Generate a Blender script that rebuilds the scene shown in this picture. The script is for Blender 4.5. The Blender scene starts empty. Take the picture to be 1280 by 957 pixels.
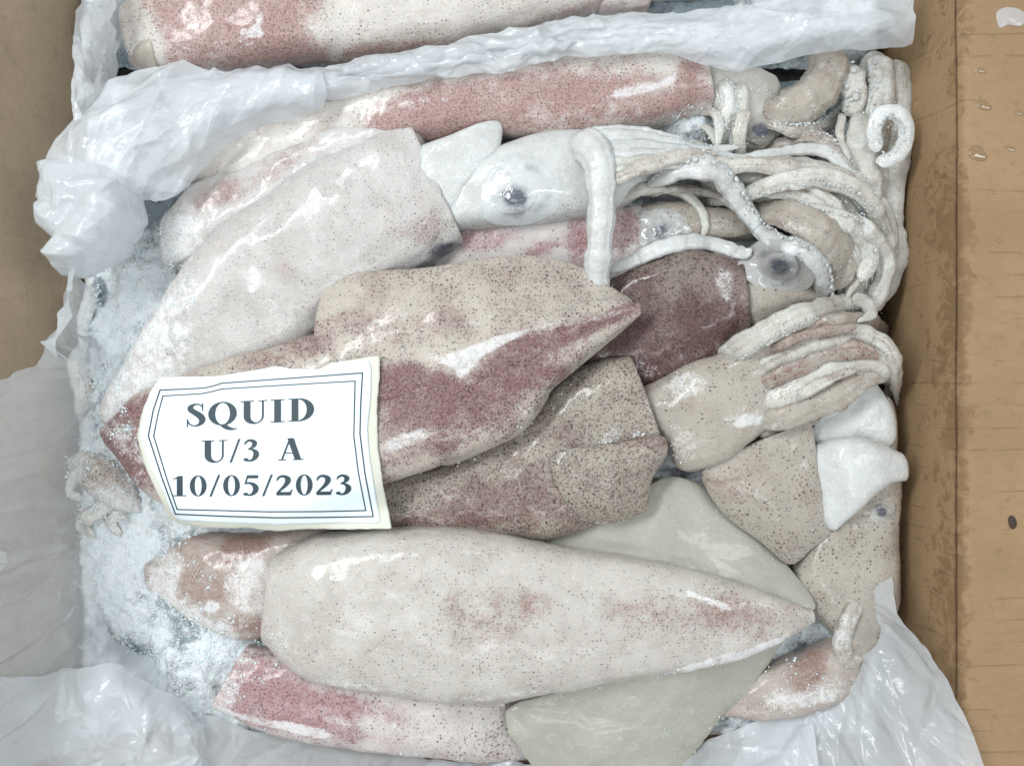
import bpy, math, random
import numpy as np

# ------------------------------------------------------------------ camera, world, lamps, exposure
SC = bpy.context.scene
COL = SC.collection
HC = 0.5            # camera height above the z = 0 level of the frozen block (m)
K = 0.0004          # metres per photo pixel on the z = 0 level
cam_d = bpy.data.cameras.new('camera')
cam = bpy.data.objects.new('camera', cam_d)
COL.objects.link(cam)
cam.location = (0, 0, HC)
cam_d.sensor_width = 36
cam_d.lens = 36 * HC / (1280 * K)
cam_d.clip_start = 0.01
cam_d.clip_end = 20
SC.camera = cam

world = bpy.data.worlds.new('World')
SC.world = world
world.use_nodes = True
world.node_tree.nodes['Background'].inputs[0].default_value = (0.94, 0.98, 1.0, 1)
world.node_tree.nodes['Background'].inputs[1].default_value = 0.50

def area(name, loc, size, power, col, target=(0, 0, 0)):
    l = bpy.data.lights.new(name, 'AREA')
    l.shape = 'RECTANGLE'
    l.size, l.size_y = size
    l.energy = power
    l.color = col
    o = bpy.data.objects.new(name, l)
    COL.objects.link(o)
    o.location = loc
    from mathutils import Vector
    d = Vector(target) - Vector(loc)
    o.rotation_euler = d.to_track_quat('-Z', 'Y').to_euler()
    return o
area('ceiling_or_fill_lamp', (-0.60, 0.36, 1.05), (0.9, 0.16), 9.5, (0.97, 1.0, 1.0))
area('ceiling_or_fill_lamp', (-0.20, -0.65, 1.5), (1.2, 0.14), 3.5, (0.97, 1.0, 1.0))
area('ceiling_or_fill_lamp', (0.85, 0.10, 1.15), (0.16, 0.9), 3.8, (0.97, 1.0, 1.0))  # fill lamp added on the right to brighten the left wall

SC.view_settings.view_transform = 'Standard'
SC.view_settings.look = 'None'
SC.view_settings.exposure = 0.22
SC.view_settings.gamma = 1
SC.view_settings.use_curve_mapping = False
SC.cycles.use_denoising = True
SC.cycles.max_bounces = 6
SC.cycles.use_adaptive_sampling = True
SC.cycles.adaptive_threshold = 0.02
SC.cycles.transparent_max_bounces = 10

random.seed(7)
RNG = np.random.default_rng(11)

# ------------------------------------------------------------------ helpers
def W(px, py, zmm):
    """photo pixel -> point on the level zmm (millimetres)"""
    z = np.asarray(zmm, float) * 0.001
    f = (HC - z) / HC * K
    return np.stack([(np.asarray(px, float) - 640) * f, (478.5 - np.asarray(py, float)) * f, z + 0 * f], -1)

def PX(v):
    f = (HC - v[:, 2]) / HC * K
    return 640 + v[:, 0] / f, 478.5 - v[:, 1] / f

def vnoise(P, seed=0):
    P = np.asarray(P, float) + seed * 17.31
    i = np.floor(P).astype(np.int64)
    f = P - i
    u = f * f * (3 - 2 * f)
    def h(ix, iy, iz):
        n = (ix * 73856093) ^ (iy * 19349663) ^ (iz * 83492791)
        n = (n ^ (n >> 13)) * 1274126177
        n = n ^ (n >> 16)
        return (n & 0xFFFFF) / float(0xFFFFF)
    r = 0
    for dx in (0, 1):
        wx = u[..., 0] if dx else 1 - u[..., 0]
        for dy in (0, 1):
            wy = u[..., 1] if dy else 1 - u[..., 1]
            for dz in (0, 1):
                wz = u[..., 2] if dz else 1 - u[..., 2]
                r = r + wx * wy * wz * h(i[..., 0] + dx, i[..., 1] + dy, i[..., 2] + dz)
    return r

def fbm(P, octs=4, seed=0):
    a, s, r = 0.5, 0, 0
    P = np.asarray(P, float)
    for o in range(octs):
        r = r + a * vnoise(P, seed + o)
        s += a
        a *= 0.5
        P = P * 2.03
    return r / s - 0.5

def crumple(P, freq, seed, n=7):
    """sharp folds like creased film: sum of warped triangle waves, about -0.5..0.5"""
    rg = np.random.default_rng(seed)
    r = 0
    Wp = np.stack([fbm(P * freq * 0.6, 3, seed + 5), fbm(P * freq * 0.6, 3, seed + 9), fbm(P * freq * 0.6, 3, seed + 2)], -1)
    for i in range(n):
        d = rg.normal(size=3); d /= np.linalg.norm(d)
        f = freq * rg.uniform(0.5, 1.9)
        t = (P @ d) * f + (Wp @ rg.normal(size=3)) * 2.2 + rg.uniform(0, 9)
        tri = np.abs(((t % 1.0) * 2) - 1)
        tri = np.sqrt((tri - 0.5) ** 2 + 0.0) * np.sign(tri - 0.5) + 0.5
        tri = 0.5 + 0.5 * np.tanh((tri - 0.5) * 2.4) / np.tanh(1.2)
        r = r + (tri - 0.5) / (f / freq)
    return r / n ** 0.5

def cr(P, n, closed=False):
    """Catmull-Rom resample by chord length"""
    P = np.asarray(P, float)
    if closed:
        Q = np.vstack([P[-1], P, P[0], P[1]])
    else:
        Q = np.vstack([2 * P[0] - P[1], P, 2 * P[-1] - P[-2]])
    seg = len(Q) - 3
    d = np.linalg.norm(Q[2:-1, :2] - Q[1:-2, :2], axis=1) + 1e-9
    c = np.concatenate([[0], np.cumsum(d)])
    t = np.linspace(0, c[-1], n, endpoint=not closed)
    i = np.clip(np.searchsorted(c, t, side='right') - 1, 0, seg - 1)
    u = ((t - c[i]) / d[i])[:, None]
    a, b, e, g = Q[i], Q[i + 1], Q[i + 2], Q[i + 3]
    return 0.5 * (2 * b + (e - a) * u + (2 * a - 5 * b + 4 * e - g) * u * u + (3 * b - a - 3 * e + g) * u ** 3)

# height map of what has been laid so far
CELL = 0.0015
HX, HY = 460, 400
HM = np.full((HX, HY), -0.060)
def splat(v):
    i = ((v[:, 0] + HX * CELL / 2) / CELL).astype(int)
    j = ((v[:, 1] + HY * CELL / 2) / CELL).astype(int)
    ok = (i >= 0) & (i < HX) & (j >= 0) & (j < HY)
    np.maximum.at(HM, (i[ok], j[ok]), v[ok, 2])
def blurred(M, n):
    for _ in range(n):
        M = (M + np.roll(M, 1, 0) + np.roll(M, -1, 0)) / 3
        M = (M + np.roll(M, 1, 1) + np.roll(M, -1, 1)) / 3
    return M
def filled():
    M = HM
    return np.maximum.reduce([M, np.roll(M, 1, 0), np.roll(M, -1, 0), np.roll(M, 1, 1), np.roll(M, -1, 1)])
def height(x, y, M=None):
    M = filled() if M is None else M
    u = np.clip((x + HX * CELL / 2) / CELL - 0.5, 0, HX - 1.001); v = np.clip((y + HY * CELL / 2) / CELL - 0.5, 0, HY - 1.001)
    i = u.astype(int); j = v.astype(int); u = u - i; v = v - j
    return M[i, j] * (1 - u) * (1 - v) + M[i + 1, j] * u * (1 - v) + M[i, j + 1] * (1 - u) * v + M[i + 1, j + 1] * u * v
def land(px, py, M=None):
    """surface height (mm) under photo pixels"""
    px, py = np.asarray(px, float), np.asarray(py, float)
    M = filled() if M is None else M
    z = np.zeros(px.shape)
    for _ in range(5):
        w = W(px, py, z)
        z = 0.5 * z + 0.5 * height(w[..., 0], w[..., 1], M) * 1000
    w = W(px, py, z)
    return height(w[..., 0], w[..., 1], M) * 1000

def add_mesh(name, v, faces, mat, parent=None, paint=None, smooth=True):
    v = np.asarray(v, float)
    off = np.array(parent['_o']) if parent is not None and '_o' in parent else np.zeros(3)
    me = bpy.data.meshes.new(name)
    me.from_pydata((v - off).tolist(), [], faces if isinstance(faces, list) else faces.tolist())
    if smooth:
        me.polygons.foreach_set('use_smooth', [True] * len(me.polygons))
    if paint is not None:
        at = me.color_attributes.new('paint', 'FLOAT_COLOR', 'POINT')
        c = np.ones((len(v), 4)); c[:, :paint.shape[1]] = paint
        at.data.foreach_set('color', c.ravel())
    me.update()
    me.materials.append(mat)
    o = bpy.data.objects.new(name, me)
    COL.objects.link(o)
    if parent is not None:
        o.parent = parent
        o['_o'] = tuple(off)
    return o

def thing(name, label, cat, base, group=None):
    o = bpy.data.objects.new(name, None)
    o.empty_display_size = 0.01
    COL.objects.link(o)
    o.location = tuple(float(a) for a in base)
    o['_o'] = tuple(float(a) for a in base)
    o['label'] = label
    o['category'] = cat
    if group: o['group'] = group
    return o
def tag(o, label, cat, group=None, kind=None):
    o['label'] = label; o['category'] = cat
    if group: o['group'] = group
    if kind: o['kind'] = kind
    return o

def grid_faces(nu, nv, closed_v=False):
    i = np.arange(nu - 1)[:, None]
    j = np.arange(nv if closed_v else nv - 1)[None, :]
    j2 = (j + 1) % nv
    return np.stack([i * nv + j, (i + 1) * nv + j, (i + 1) * nv + j2, i * nv + j2], -1).reshape(-1, 4)

# ------------------------------------------------------------------ materials
def newmat(name):
    m = bpy.data.materials.new(name)
    m.use_nodes = True
    nt = m.node_tree
    return m, nt, nt.nodes['Principled BSDF']
def N(nt, typ, **kw):
    n = nt.nodes.new(typ)
    for k, v in kw.items():
        if k.startswith('i_'):
            n.inputs[k[2:].replace('_', ' ')].default_value = v
        else:
            setattr(n, k, v)
    return n
def val(nt, x):
    return x
def math_(nt, op, a, b=None, c=None, clamp=False):
    n = nt.nodes.new('ShaderNodeMath'); n.operation = op; n.use_clamp = clamp
    for i, x in enumerate((a, b, c)):
        if x is None: continue
        if isinstance(x, (int, float)): n.inputs[i].default_value = x
        else: nt.links.new(x, n.inputs[i])
    return n.outputs[0]
def mix(nt, f, a, b):
    n = nt.nodes.new('ShaderNodeMix'); n.data_type = 'RGBA'
    for s, x in ((n.inputs[0], f), (n.inputs[6], a), (n.inputs[7], b)):
        if isinstance(x, (int, float)): s.default_value = x
        elif isinstance(x, tuple): s.default_value = (*x, 1)
        else: nt.links.new(x, s)
    return n.outputs[2]
def sstep(nt, x, lo, hi):
    n = nt.nodes.new('ShaderNodeMapRange'); n.interpolation_type = 'SMOOTHSTEP'
    for s, y in ((n.inputs[0], x), (n.inputs[1], lo), (n.inputs[2], hi)):
        if isinstance(y, (int, float)): s.default_value = y
        else: nt.links.new(y, s)
    return n.outputs[0]
def noise(nt, vec, scale, detail=3, rough=0.55, dist=0.0):
    n = nt.nodes.new('ShaderNodeTexNoise')
    n.inputs['Scale'].default_value = scale; n.inputs['Detail'].default_value = detail
    n.inputs['Roughness'].default_value = rough; n.inputs['Distortion'].default_value = dist
    nt.links.new(vec, n.inputs['Vector'])
    return n.outputs['Fac']
def objco(nt):
    return nt.nodes.new('ShaderNodeTexCoord').outputs['Object']
def mapped(nt, vec, scale):
    n = nt.nodes.new('ShaderNodeMapping'); n.inputs['Scale'].default_value = scale
    nt.links.new(vec, n.inputs['Vector'])
    return n.outputs[0]
def bump(nt, h, strength, dist, prev=None):
    n = nt.nodes.new('ShaderNodeBump'); n.inputs['Strength'].default_value = strength
    n.inputs['Distance'].default_value = dist
    nt.links.new(h, n.inputs['Height'])
    if prev is not None: nt.links.new(prev, n.inputs['Normal'])
    return n.outputs[0]

def skin(name, cream=(0.70, 0.67, 0.63), wash=(0.36, 0.10, 0.10), dots=(0.07, 0.03, 0.025), dscale=500,
         sss=0.32, white=(0.80, 0.81, 0.82), dark=(0.05, 0.06, 0.09), dop=0.8, tex=1.0, gloss=None):
    """squid skin. paint: R = chromatophore density, G = red wash, B = torn skin / frost, A = 1 - dark eye pigment and painted gap shade"""
    m, nt, b = newmat(name)
    L = nt.links.new
    co = objco(nt)
    at = nt.nodes.new('ShaderNodeAttribute'); at.attribute_name = 'paint'
    sep = nt.nodes.new('ShaderNodeSeparateColor'); L(at.outputs['Color'], sep.inputs[0])
    R, G, B = sep.outputs
    n1 = noise(nt, co, 55, 3, 0.6)
    n2 = noise(nt, co, 260, 3, 0.65)
    n3 = noise(nt, co, 1000, 2, 0.6)
    n1c = math_(nt, 'SUBTRACT', n1, 0.5); n2c = math_(nt, 'SUBTRACT', n2, 0.5); n3c = math_(nt, 'SUBTRACT', n3, 0.5)
    # mottled cream
    base = mix(nt, sstep(nt, n1, 0.33, 0.68), tuple(min(1, c * 1.03) for c in cream), tuple(c * (1 - (1 - f) * tex) for c, f in zip(cream, (0.84, 0.82, 0.81))))
    base = mix(nt, sstep(nt, n2, 0.5, 0.78), base, tuple(min(1, c * f) for c, f in zip(cream, (1.12, 1.12, 1.12))))
    base = mix(nt, math_(nt, 'MULTIPLY', sstep(nt, n3, 0.5, 0.3), 0.35 * tex), base, tuple(c * f for c, f in zip(cream, (0.74, 0.72, 0.70))))
    # red wash, mottled and grainy
    g = math_(nt, 'ADD', G, math_(nt, 'MULTIPLY', n2c, 1.1))
    g = math_(nt, 'ADD', g, math_(nt, 'MULTIPLY', n1c, 1.2))
    g = math_(nt, 'ADD', g, math_(nt, 'MULTIPLY', n3c, 1.0))
    gm = math_(nt, 'MULTIPLY', math_(nt, 'MULTIPLY_ADD', sstep(nt, g, 0.15, 0.90), 0.25, math_(nt, 'MULTIPLY', sstep(nt, g, 0.0, 1.2), 0.75)), sstep(nt, G, 0.0, 0.3))
    soft = tuple(0.70 * w + 0.30 * c * 0.85 for w, c in zip(wash, cream))
    base = mix(nt, math_(nt, 'MULTIPLY', gm, 0.92), base, soft)
    def dotlayer(scale, rmin, rvar, gate):
        vo = nt.nodes.new('ShaderNodeTexVoronoi'); vo.voronoi_dimensions = '3D'
        vo.inputs['Scale'].default_value = scale
        vo.inputs['Randomness'].default_value = 0.85
        L(co, vo.inputs['Vector'])
        sc_ = nt.nodes.new('ShaderNodeSeparateColor'); L(vo.outputs['Color'], sc_.inputs[0])
        r = math_(nt, 'MULTIPLY_ADD', math_(nt, 'POWER', sc_.outputs[0], 1.6), rvar, rmin)
        on = sstep(nt, sc_.outputs[1], math_(nt, 'SUBTRACT', 0.97, gate), math_(nt, 'SUBTRACT', 1.03, gate))
        r = math_(nt, 'MULTIPLY', r, math_(nt, 'MULTIPLY_ADD', gate, 0.4, 0.7))
        edge = sstep(nt, vo.outputs['Distance'], math_(nt, 'MULTIPLY', r, 1.1), math_(nt, 'MULTIPLY', r, 0.62))
        return math_(nt, 'MULTIPLY', math_(nt, 'MULTIPLY', edge, on), math_(nt, 'MULTIPLY_ADD', sc_.outputs[2], 0.5, 0.5))
    gate1 = math_(nt, 'ADD', R, math_(nt, 'MULTIPLY', n1c, 0.9), clamp=True)
    gate1 = math_(nt, 'MULTIPLY', gate1, sstep(nt, R, 0.0, 0.15))
    gate2 = math_(nt, 'MAXIMUM', math_(nt, 'MULTIPLY', gate1, gate1), math_(nt, 'MULTIPLY', gm, 0.95))
    gate3 = math_(nt, 'MULTIPLY', gm, 1.0)
    d1 = dotlayer(dscale, 0.22, 0.20, gate1)
    d2 = dotlayer(dscale * 1.6, 0.32, 0.34, gate2)
    d3 = dotlayer(dscale * 2.3, 0.40, 0.30, gate3)
    dcol = mix(nt, gm, dots, tuple(0.6 * a + 0.4 * w * 0.6 for a, w in zip(dots, wash)))
    base = mix(nt, math_(nt, 'MULTIPLY', d3, 0.75), base, wash)
    base = mix(nt, math_(nt, 'MULTIPLY', d2, dop * 0.75), base, dcol)
    base = mix(nt, math_(nt, 'MULTIPLY', d1, dop), base, dcol)
    # clouded eye pigment, and gap shade painted on the white mantle
    A = math_(nt, 'SUBTRACT', 1.0, at.outputs['Alpha'])
    am = math_(nt, 'ADD', A, math_(nt, 'MULTIPLY', math_(nt, 'ADD', n2c, math_(nt, 'MULTIPLY', n3c, 0.8)), 0.5))
    am = math_(nt, 'MULTIPLY', math_(nt, 'MULTIPLY', sstep(nt, am, 0.0, 1.0), 0.92), sstep(nt, A, 0.0, 0.2))
    base = mix(nt, am, base, dark)
    # torn skin and frost
    t = math_(nt, 'ADD', math_(nt, 'MINIMUM', B, 0.75), math_(nt, 'MULTIPLY', n2c, 1.1))
    t = math_(nt, 'ADD', t, math_(nt, 'MULTIPLY', n3c, 0.9))
    wm = math_(nt, 'MULTIPLY', sstep(nt, t, 0.30, 0.85), 0.75)
    base = mix(nt, wm, base, white)
    base = mix(nt, math_(nt, 'MULTIPLY', sstep(nt, n3, 0.66, 0.76), 0.45 * tex), base, white)
    L(base, b.inputs['Base Color'])
    b.inputs['Subsurface Weight'].default_value = sss
    b.inputs['Subsurface Radius'].default_value = (1.0, 0.55, 0.45)
    b.inputs['Subsurface Scale'].default_value = 0.006
    rough = math_(nt, 'MULTIPLY_ADD', sstep(nt, n1, 0.36, 0.62), 0.20, 0.27)
    rough = math_(nt, 'ADD', rough, math_(nt, 'MULTIPLY', wm, 0.3), clamp=True)
    L(rough, b.inputs['Roughness'])
    b.inputs['Specular IOR Level'].default_value = 0.4
    L(math_(nt, 'MULTIPLY_ADD', sstep(nt, n2, 0.60, 0.42), 0.34, 0.10), b.inputs['Coat Weight'])
    b.inputs['Coat Roughness'].default_value = 0.10
    if gloss:
        for l_ in list(b.inputs['Coat Weight'].links): nt.links.remove(l_)
        b.inputs['Coat Weight'].default_value = gloss
        b.inputs['Coat Roughness'].default_value = 0.08
    h = math_(nt, 'MULTIPLY_ADD', n2, 0.7, math_(nt, 'MULTIPLY', n3, 0.75))
    L(bump(nt, h, 0.30 + 0.26 * tex, 0.0012), b.inputs['Normal'])
    return m

M_white = skin('white_squid_skin', (0.545, 0.53, 0.517), (0.33, 0.20, 0.185), (0.06, 0.045, 0.042), 640, dop=0.6, tex=0.7)
M_pale = skin('pale_squid_skin', (0.55, 0.525, 0.49), (0.30, 0.165, 0.14), (0.05, 0.033, 0.028), 610, dop=0.7, tex=0.8)
M_cream = skin('cream_squid_skin', (0.42, 0.385, 0.335), (0.25, 0.135, 0.115), (0.035, 0.02, 0.016), 540, dop=0.85, tex=0.8)
M_brown = skin('brown_spotted_squid_skin', (0.385, 0.345, 0.295), (0.14, 0.05, 0.05), (0.024, 0.012, 0.010), 590, dop=0.82, tex=0.8)
M_spot = skin('spotted_squid_skin', (0.51, 0.465, 0.41), (0.155, 0.034, 0.048), (0.024, 0.011, 0.010), 590, dop=0.82, tex=0.8)
M_red = skin('red_squid_skin', (0.62, 0.59, 0.555), (0.35, 0.18, 0.165), (0.09, 0.035, 0.03), 600, tex=0.8)
M_pink = skin('pink_squid_skin', (0.59, 0.555, 0.54), (0.33, 0.145, 0.16), (0.06, 0.02, 0.026), 540, tex=0.8)
M_dark = skin('maroon_squid_skin', (0.25, 0.20, 0.18), (0.075, 0.014, 0.016), (0.014, 0.006, 0.006), 560, dop=0.88)
M_arm = skin('arm_skin', (0.60, 0.595, 0.55), (0.27, 0.20, 0.17), (0.05, 0.035, 0.03), 700, 0.3, (0.72, 0.74, 0.74))
M_armw = skin('white_arm_skin', (0.62, 0.64, 0.635), (0.34, 0.26, 0.23), (0.08, 0.06, 0.05), 700, 0.3, tex=0.7)
M_tan = skin('tan_squid_skin', (0.46, 0.41, 0.37), (0.27, 0.145, 0.115), (0.08, 0.04, 0.032), 700)
M_fin = skin('translucent_fin_skin', (0.42, 0.42, 0.365), (0.27, 0.25, 0.17), (0.08, 0.05, 0.04), 600, 0.4, (0.62, 0.63, 0.61), tex=0.45, gloss=0.3)
M_eyeskin = skin('wet_eye_skin', (0.46, 0.46, 0.45), (0.25, 0.135, 0.115), (0.035, 0.02, 0.016), 480, 0.2, tex=0.3, gloss=0.9)
M_eyewhite = skin('wet_white_eye_skin', (0.62, 0.65, 0.66), (0.34, 0.26, 0.23), (0.08, 0.06, 0.05), 700, 0.2, tex=0.3, gloss=0.9)

def frost_mat():
    m, nt, b = newmat('frosted_ice')
    L = nt.links.new
    co = objco(nt)
    at = nt.nodes.new('ShaderNodeAttribute'); at.attribute_name = 'paint'
    sep = nt.nodes.new('ShaderNodeSeparateColor'); L(at.outputs['Color'], sep.inputs[0])
    n1 = noise(nt, co, 70, 6, 0.72, 0.6); n2 = noise(nt, co, 420, 4, 0.7); n3 = noise(nt, co, 1300, 2, 0.6)
    f = math_(nt, 'ADD', sep.outputs[0], math_(nt, 'MULTIPLY', math_(nt, 'SUBTRACT', n1, 0.5), 1.9))
    f = math_(nt, 'ADD', f, math_(nt, 'MULTIPLY', math_(nt, 'SUBTRACT', n2, 0.5), 0.9))
    f = sstep(nt, f, 0.25, 0.75)
    ice = mix(nt, sep.outputs[1], (0.27, 0.33, 0.37), (0.50, 0.40, 0.35))
    c = mix(nt, f, ice, (0.83, 0.89, 0.925))
    c = mix(nt, math_(nt, 'MULTIPLY', sstep(nt, n3, 0.6, 0.75), 0.5), c, (0.84, 0.865, 0.88))
    L(c, b.inputs['Base Color'])
    b.inputs['Subsurface Weight'].default_value = 0.2
    b.inputs['Subsurface Scale'].default_value = 0.003
    L(math_(nt, 'MULTIPLY_ADD', f, 0.45, 0.2), b.inputs['Roughness'])
    h = math_(nt, 'ADD', math_(nt, 'MULTIPLY', n2, 1.0), math_(nt, 'MULTIPLY_ADD', n3, 0.7, math_(nt, 'MULTIPLY', f, 1.2)))
    L(bump(nt, h, 0.7, 0.002), b.inputs['Normal'])
    return m
M_frost = frost_mat()

def crumb_mat():
    m, nt, b = newmat('ice_crumbs')
    b.inputs['Base Color'].default_value = (0.80, 0.84, 0.86, 1)
    b.inputs['Roughness'].default_value = 0.35
    b.inputs['Subsurface Weight'].default_value = 0.3
    b.inputs['Subsurface Scale'].default_value = 0.002
    return m
M_crumb = crumb_mat()

def film(name, col, alpha, transl, rough=0.28):
    m, nt, b = newmat(name)
    L = nt.links.new
    co = objco(nt)
    out = nt.nodes['Material Output']
    n1 = noise(nt, co, 60, 5, 0.6, 0.8); n2 = noise(nt, mapped(nt, co, (1, 2.5, 1)), 260, 3, 0.55)
    c = mix(nt, sstep(nt, n1, 0.35, 0.7), col, tuple(x * 0.90 for x in col))
    L(c, b.inputs['Base Color'])
    b.inputs['Roughness'].default_value = rough
    b.inputs['Specular IOR Level'].default_value = 0.6
    h = math_(nt, 'MULTIPLY_ADD', n1, 2.0, n2)
    nrm = bump(nt, h, 0.10, 0.0025)
    L(nrm, b.inputs['Normal'])
    tl = nt.nodes.new('ShaderNodeBsdfTranslucent'); tl.inputs[0].default_value = (*col, 1)
    L(nrm, tl.inputs['Normal'])
    m1 = nt.nodes.new('ShaderNodeMixShader'); m1.inputs[0].default_value = transl
    L(b.outputs[0], m1.inputs[1]); L(tl.outputs[0], m1.inputs[2])
    tr = nt.nodes.new('ShaderNodeBsdfTransparent')
    m2 = nt.nodes.new('ShaderNodeMixShader')
    L(math_(nt, 'MULTIPLY_ADD', sstep(nt, n1, 0.3, 0.7), 0.12, alpha), m2.inputs[0])
    L(tr.outputs[0], m2.inputs[1]); L(m1.outputs[0], m2.inputs[2])
    L(m2.outputs[0], out.inputs['Surface'])
    return m
M_film = film('white_plastic_film', (0.83, 0.875, 0.915), 0.66, 0.28, 0.13)
M_film2 = film('thin_plastic_film', (0.82, 0.88, 0.93), 0.54, 0.30, 0.18)

def kraft(name, tone=1.0, lines=0.55, board=(0.35, 0.233, 0.129)):
    m, nt, b = newmat(name)
    L = nt.links.new
    co = objco(nt)
    fib = noise(nt, mapped(nt, co, (1, 0.22, 1)), 900, 4, 0.65)
    fib2 = noise(nt, mapped(nt, co, (0.5, 1, 1)), 330, 5, 0.7)
    n1 = noise(nt, co, 22, 5, 0.6)
    n2 = noise(nt, co, 160, 5, 0.7, 0.4)
    A = tuple(a_ * tone for a_ in board)
    c = mix(nt, sstep(nt, n1, 0.3, 0.7), A, tuple(x * 0.86 for x in A))
    c = mix(nt, math_(nt, 'MULTIPLY', sstep(nt, fib2, 0.45, 0.75), 0.5), c, tuple(x * 0.72 for x in A))
    c = mix(nt, math_(nt, 'MULTIPLY', sstep(nt, fib, 0.55, 0.8), 0.35), c, tuple(min(1, x * 1.25) for x in A))
    # damp blotches
    c = mix(nt, math_(nt, 'MULTIPLY', sstep(nt, n2, 0.57, 0.68), 0.36), c, tuple(x * 0.55 for x in A))
    # flute creases running across the board
    sx = nt.nodes.new('ShaderNodeSeparateXYZ'); L(co, sx.inputs[0])
    yy = math_(nt, 'ADD', sx.outputs[1], math_(nt, 'MULTIPLY', math_(nt, 'SUBTRACT', noise(nt, co, 9, 2), 0.5), 0.012))
    yy = math_(nt, 'ADD', yy, math_(nt, 'MULTIPLY', math_(nt, 'SUBTRACT', noise(nt, co, 120, 2), 0.5), 0.0015))
    saw = math_(nt, 'PINGPONG', math_(nt, 'MULTIPLY', yy, 100), 0.5)
    brk = sstep(nt, noise(nt, mapped(nt, co, (0.5, 1, 0.5)), 70, 4, 0.65), 0.47, 0.62)
    ln = math_(nt, 'MULTIPLY', sstep(nt, saw, 0.055, 0.012), brk)
    c = mix(nt, math_(nt, 'MULTIPLY', ln, 0.6 * lines), c, tuple(x * 0.42 for x in A))
    # worn damp band along the fold
    dx = math_(nt, 'ABSOLUTE', math_(nt, 'SUBTRACT', math_(nt, 'MULTIPLY_ADD', math_(nt, 'SUBTRACT', n2, 0.5), 0.006, sx.outputs[0]), 0.2075))
    band = math_(nt, 'ADD', sstep(nt, dx, 0.012, 0.0), math_(nt, 'MULTIPLY', math_(nt, 'SUBTRACT', n2, 0.5), 2.4))
    band = math_(nt, 'ADD', band, math_(nt, 'MULTIPLY', math_(nt, 'SUBTRACT', n1, 0.5), 2.2))
    c = mix(nt, math_(nt, 'MULTIPLY', sstep(nt, band, 0.75, 1.15), 0.55), c, (A[0] * .5, A[1] * .42, A[2] * .33))
    c = mix(nt, math_(nt, 'MULTIPLY', sstep(nt, dx, 0.0016, 0.0004), math_(nt, 'MULTIPLY', brk, 0.35)), c, tuple(x * 0.6 for x in A))
    L(c, b.inputs['Base Color'])
    b.inputs['Roughness'].default_value = 0.72
    b.inputs['Specular IOR Level'].default_value = 0.3
    h = math_(nt, 'MULTIPLY_ADD', fib2, 0.6, math_(nt, 'MULTIPLY', fib, 0.5))
    h = math_(nt, 'SUBTRACT', h, math_(nt, 'MULTIPLY', ln, 0.9))
    L(bump(nt, h, 0.45, 0.0008), b.inputs['Normal'])
    return m
M_kraft = kraft('kraft_cardboard')
M_kraft_lit = kraft('lit_plain_kraft_cardboard', 1.0, 0.0, (0.45, 0.345, 0.24))  # same board without creases, lightened to make up for light missing on left wall

def plain(name, col, rough=0.5, spec=0.4, bumpy=0.0):
    m, nt, b = newmat(name)
    co = objco(nt)
    n = noise(nt, co, 300, 3)
    nt.links.new(mix(nt, n, col, tuple(x * 0.93 for x in col)), b.inputs['Base Color'])
    b.inputs['Roughness'].default_value = rough
    b.inputs['Specular IOR Level'].default_value = spec
    if bumpy: nt.links.new(bump(nt, n, bumpy, 0.001), b.inputs['Normal'])
    return m
M_paper = plain('sticker_paper', (0.83, 0.93, 1.0), 0.45, 0.4)
M_back = plain('sticker_backing', (0.68, 0.69, 0.60), 0.5, 0.4)
M_ink = plain('printed_ink', (0.035, 0.058, 0.075), 0.5)
M_fold = plain('scrap_film', (0.46, 0.43, 0.40), 0.25, 0.6, 0.3)
M_damp = plain('damp_fibre', (0.045, 0.030, 0.020), 0.6)
def water_mat():
    m, nt, b = newmat('water_on_kraft')
    b.inputs['Base Color'].default_value = (0.27, 0.175, 0.095, 1)
    b.inputs['Roughness'].default_value = 0.06
    b.inputs['Coat Weight'].default_value = 0.6
    b.inputs['Coat Roughness'].default_value = 0.02
    return m
M_water = water_mat()

# ------------------------------------------------------------------ paint (pigment of the skin, in the thing's own colour; channel k paints gap shade)
def painter(base=(0.2, 0.0, 0.0), blobs=()):
    """blobs: (channel, px, py, rx, ry, angle_deg, strength)"""
    def f(v):
        px, py = PX(v)
        c = np.tile(np.array((*base[:3], 0.0), float), (len(v), 1))
        nz = fbm(np.stack([px / 22, py / 22, 0 * px], -1), 3, 3) * 0.9
        for ch, bx, by, rx, ry, an, st in blobs:
            a = math.radians(an)
            dx, dy = px - bx, py - by
            u = (dx * math.cos(a) + dy * math.sin(a)) / rx
            w = (-dx * math.sin(a) + dy * math.cos(a)) / ry
            d = np.sqrt(u * u + w * w) + nz
            k = np.clip(1.5 - d, 0, 1); k = k * k * (3 - 2 * k)
            i = 'rgbk'.index(ch)
            c[:, i] += st * k
        c = np.clip(c, 0, 1.2)
        c[:, 3] = 1 - np.clip(c[:, 3], 0, 1)
        return c
    return f

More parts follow.
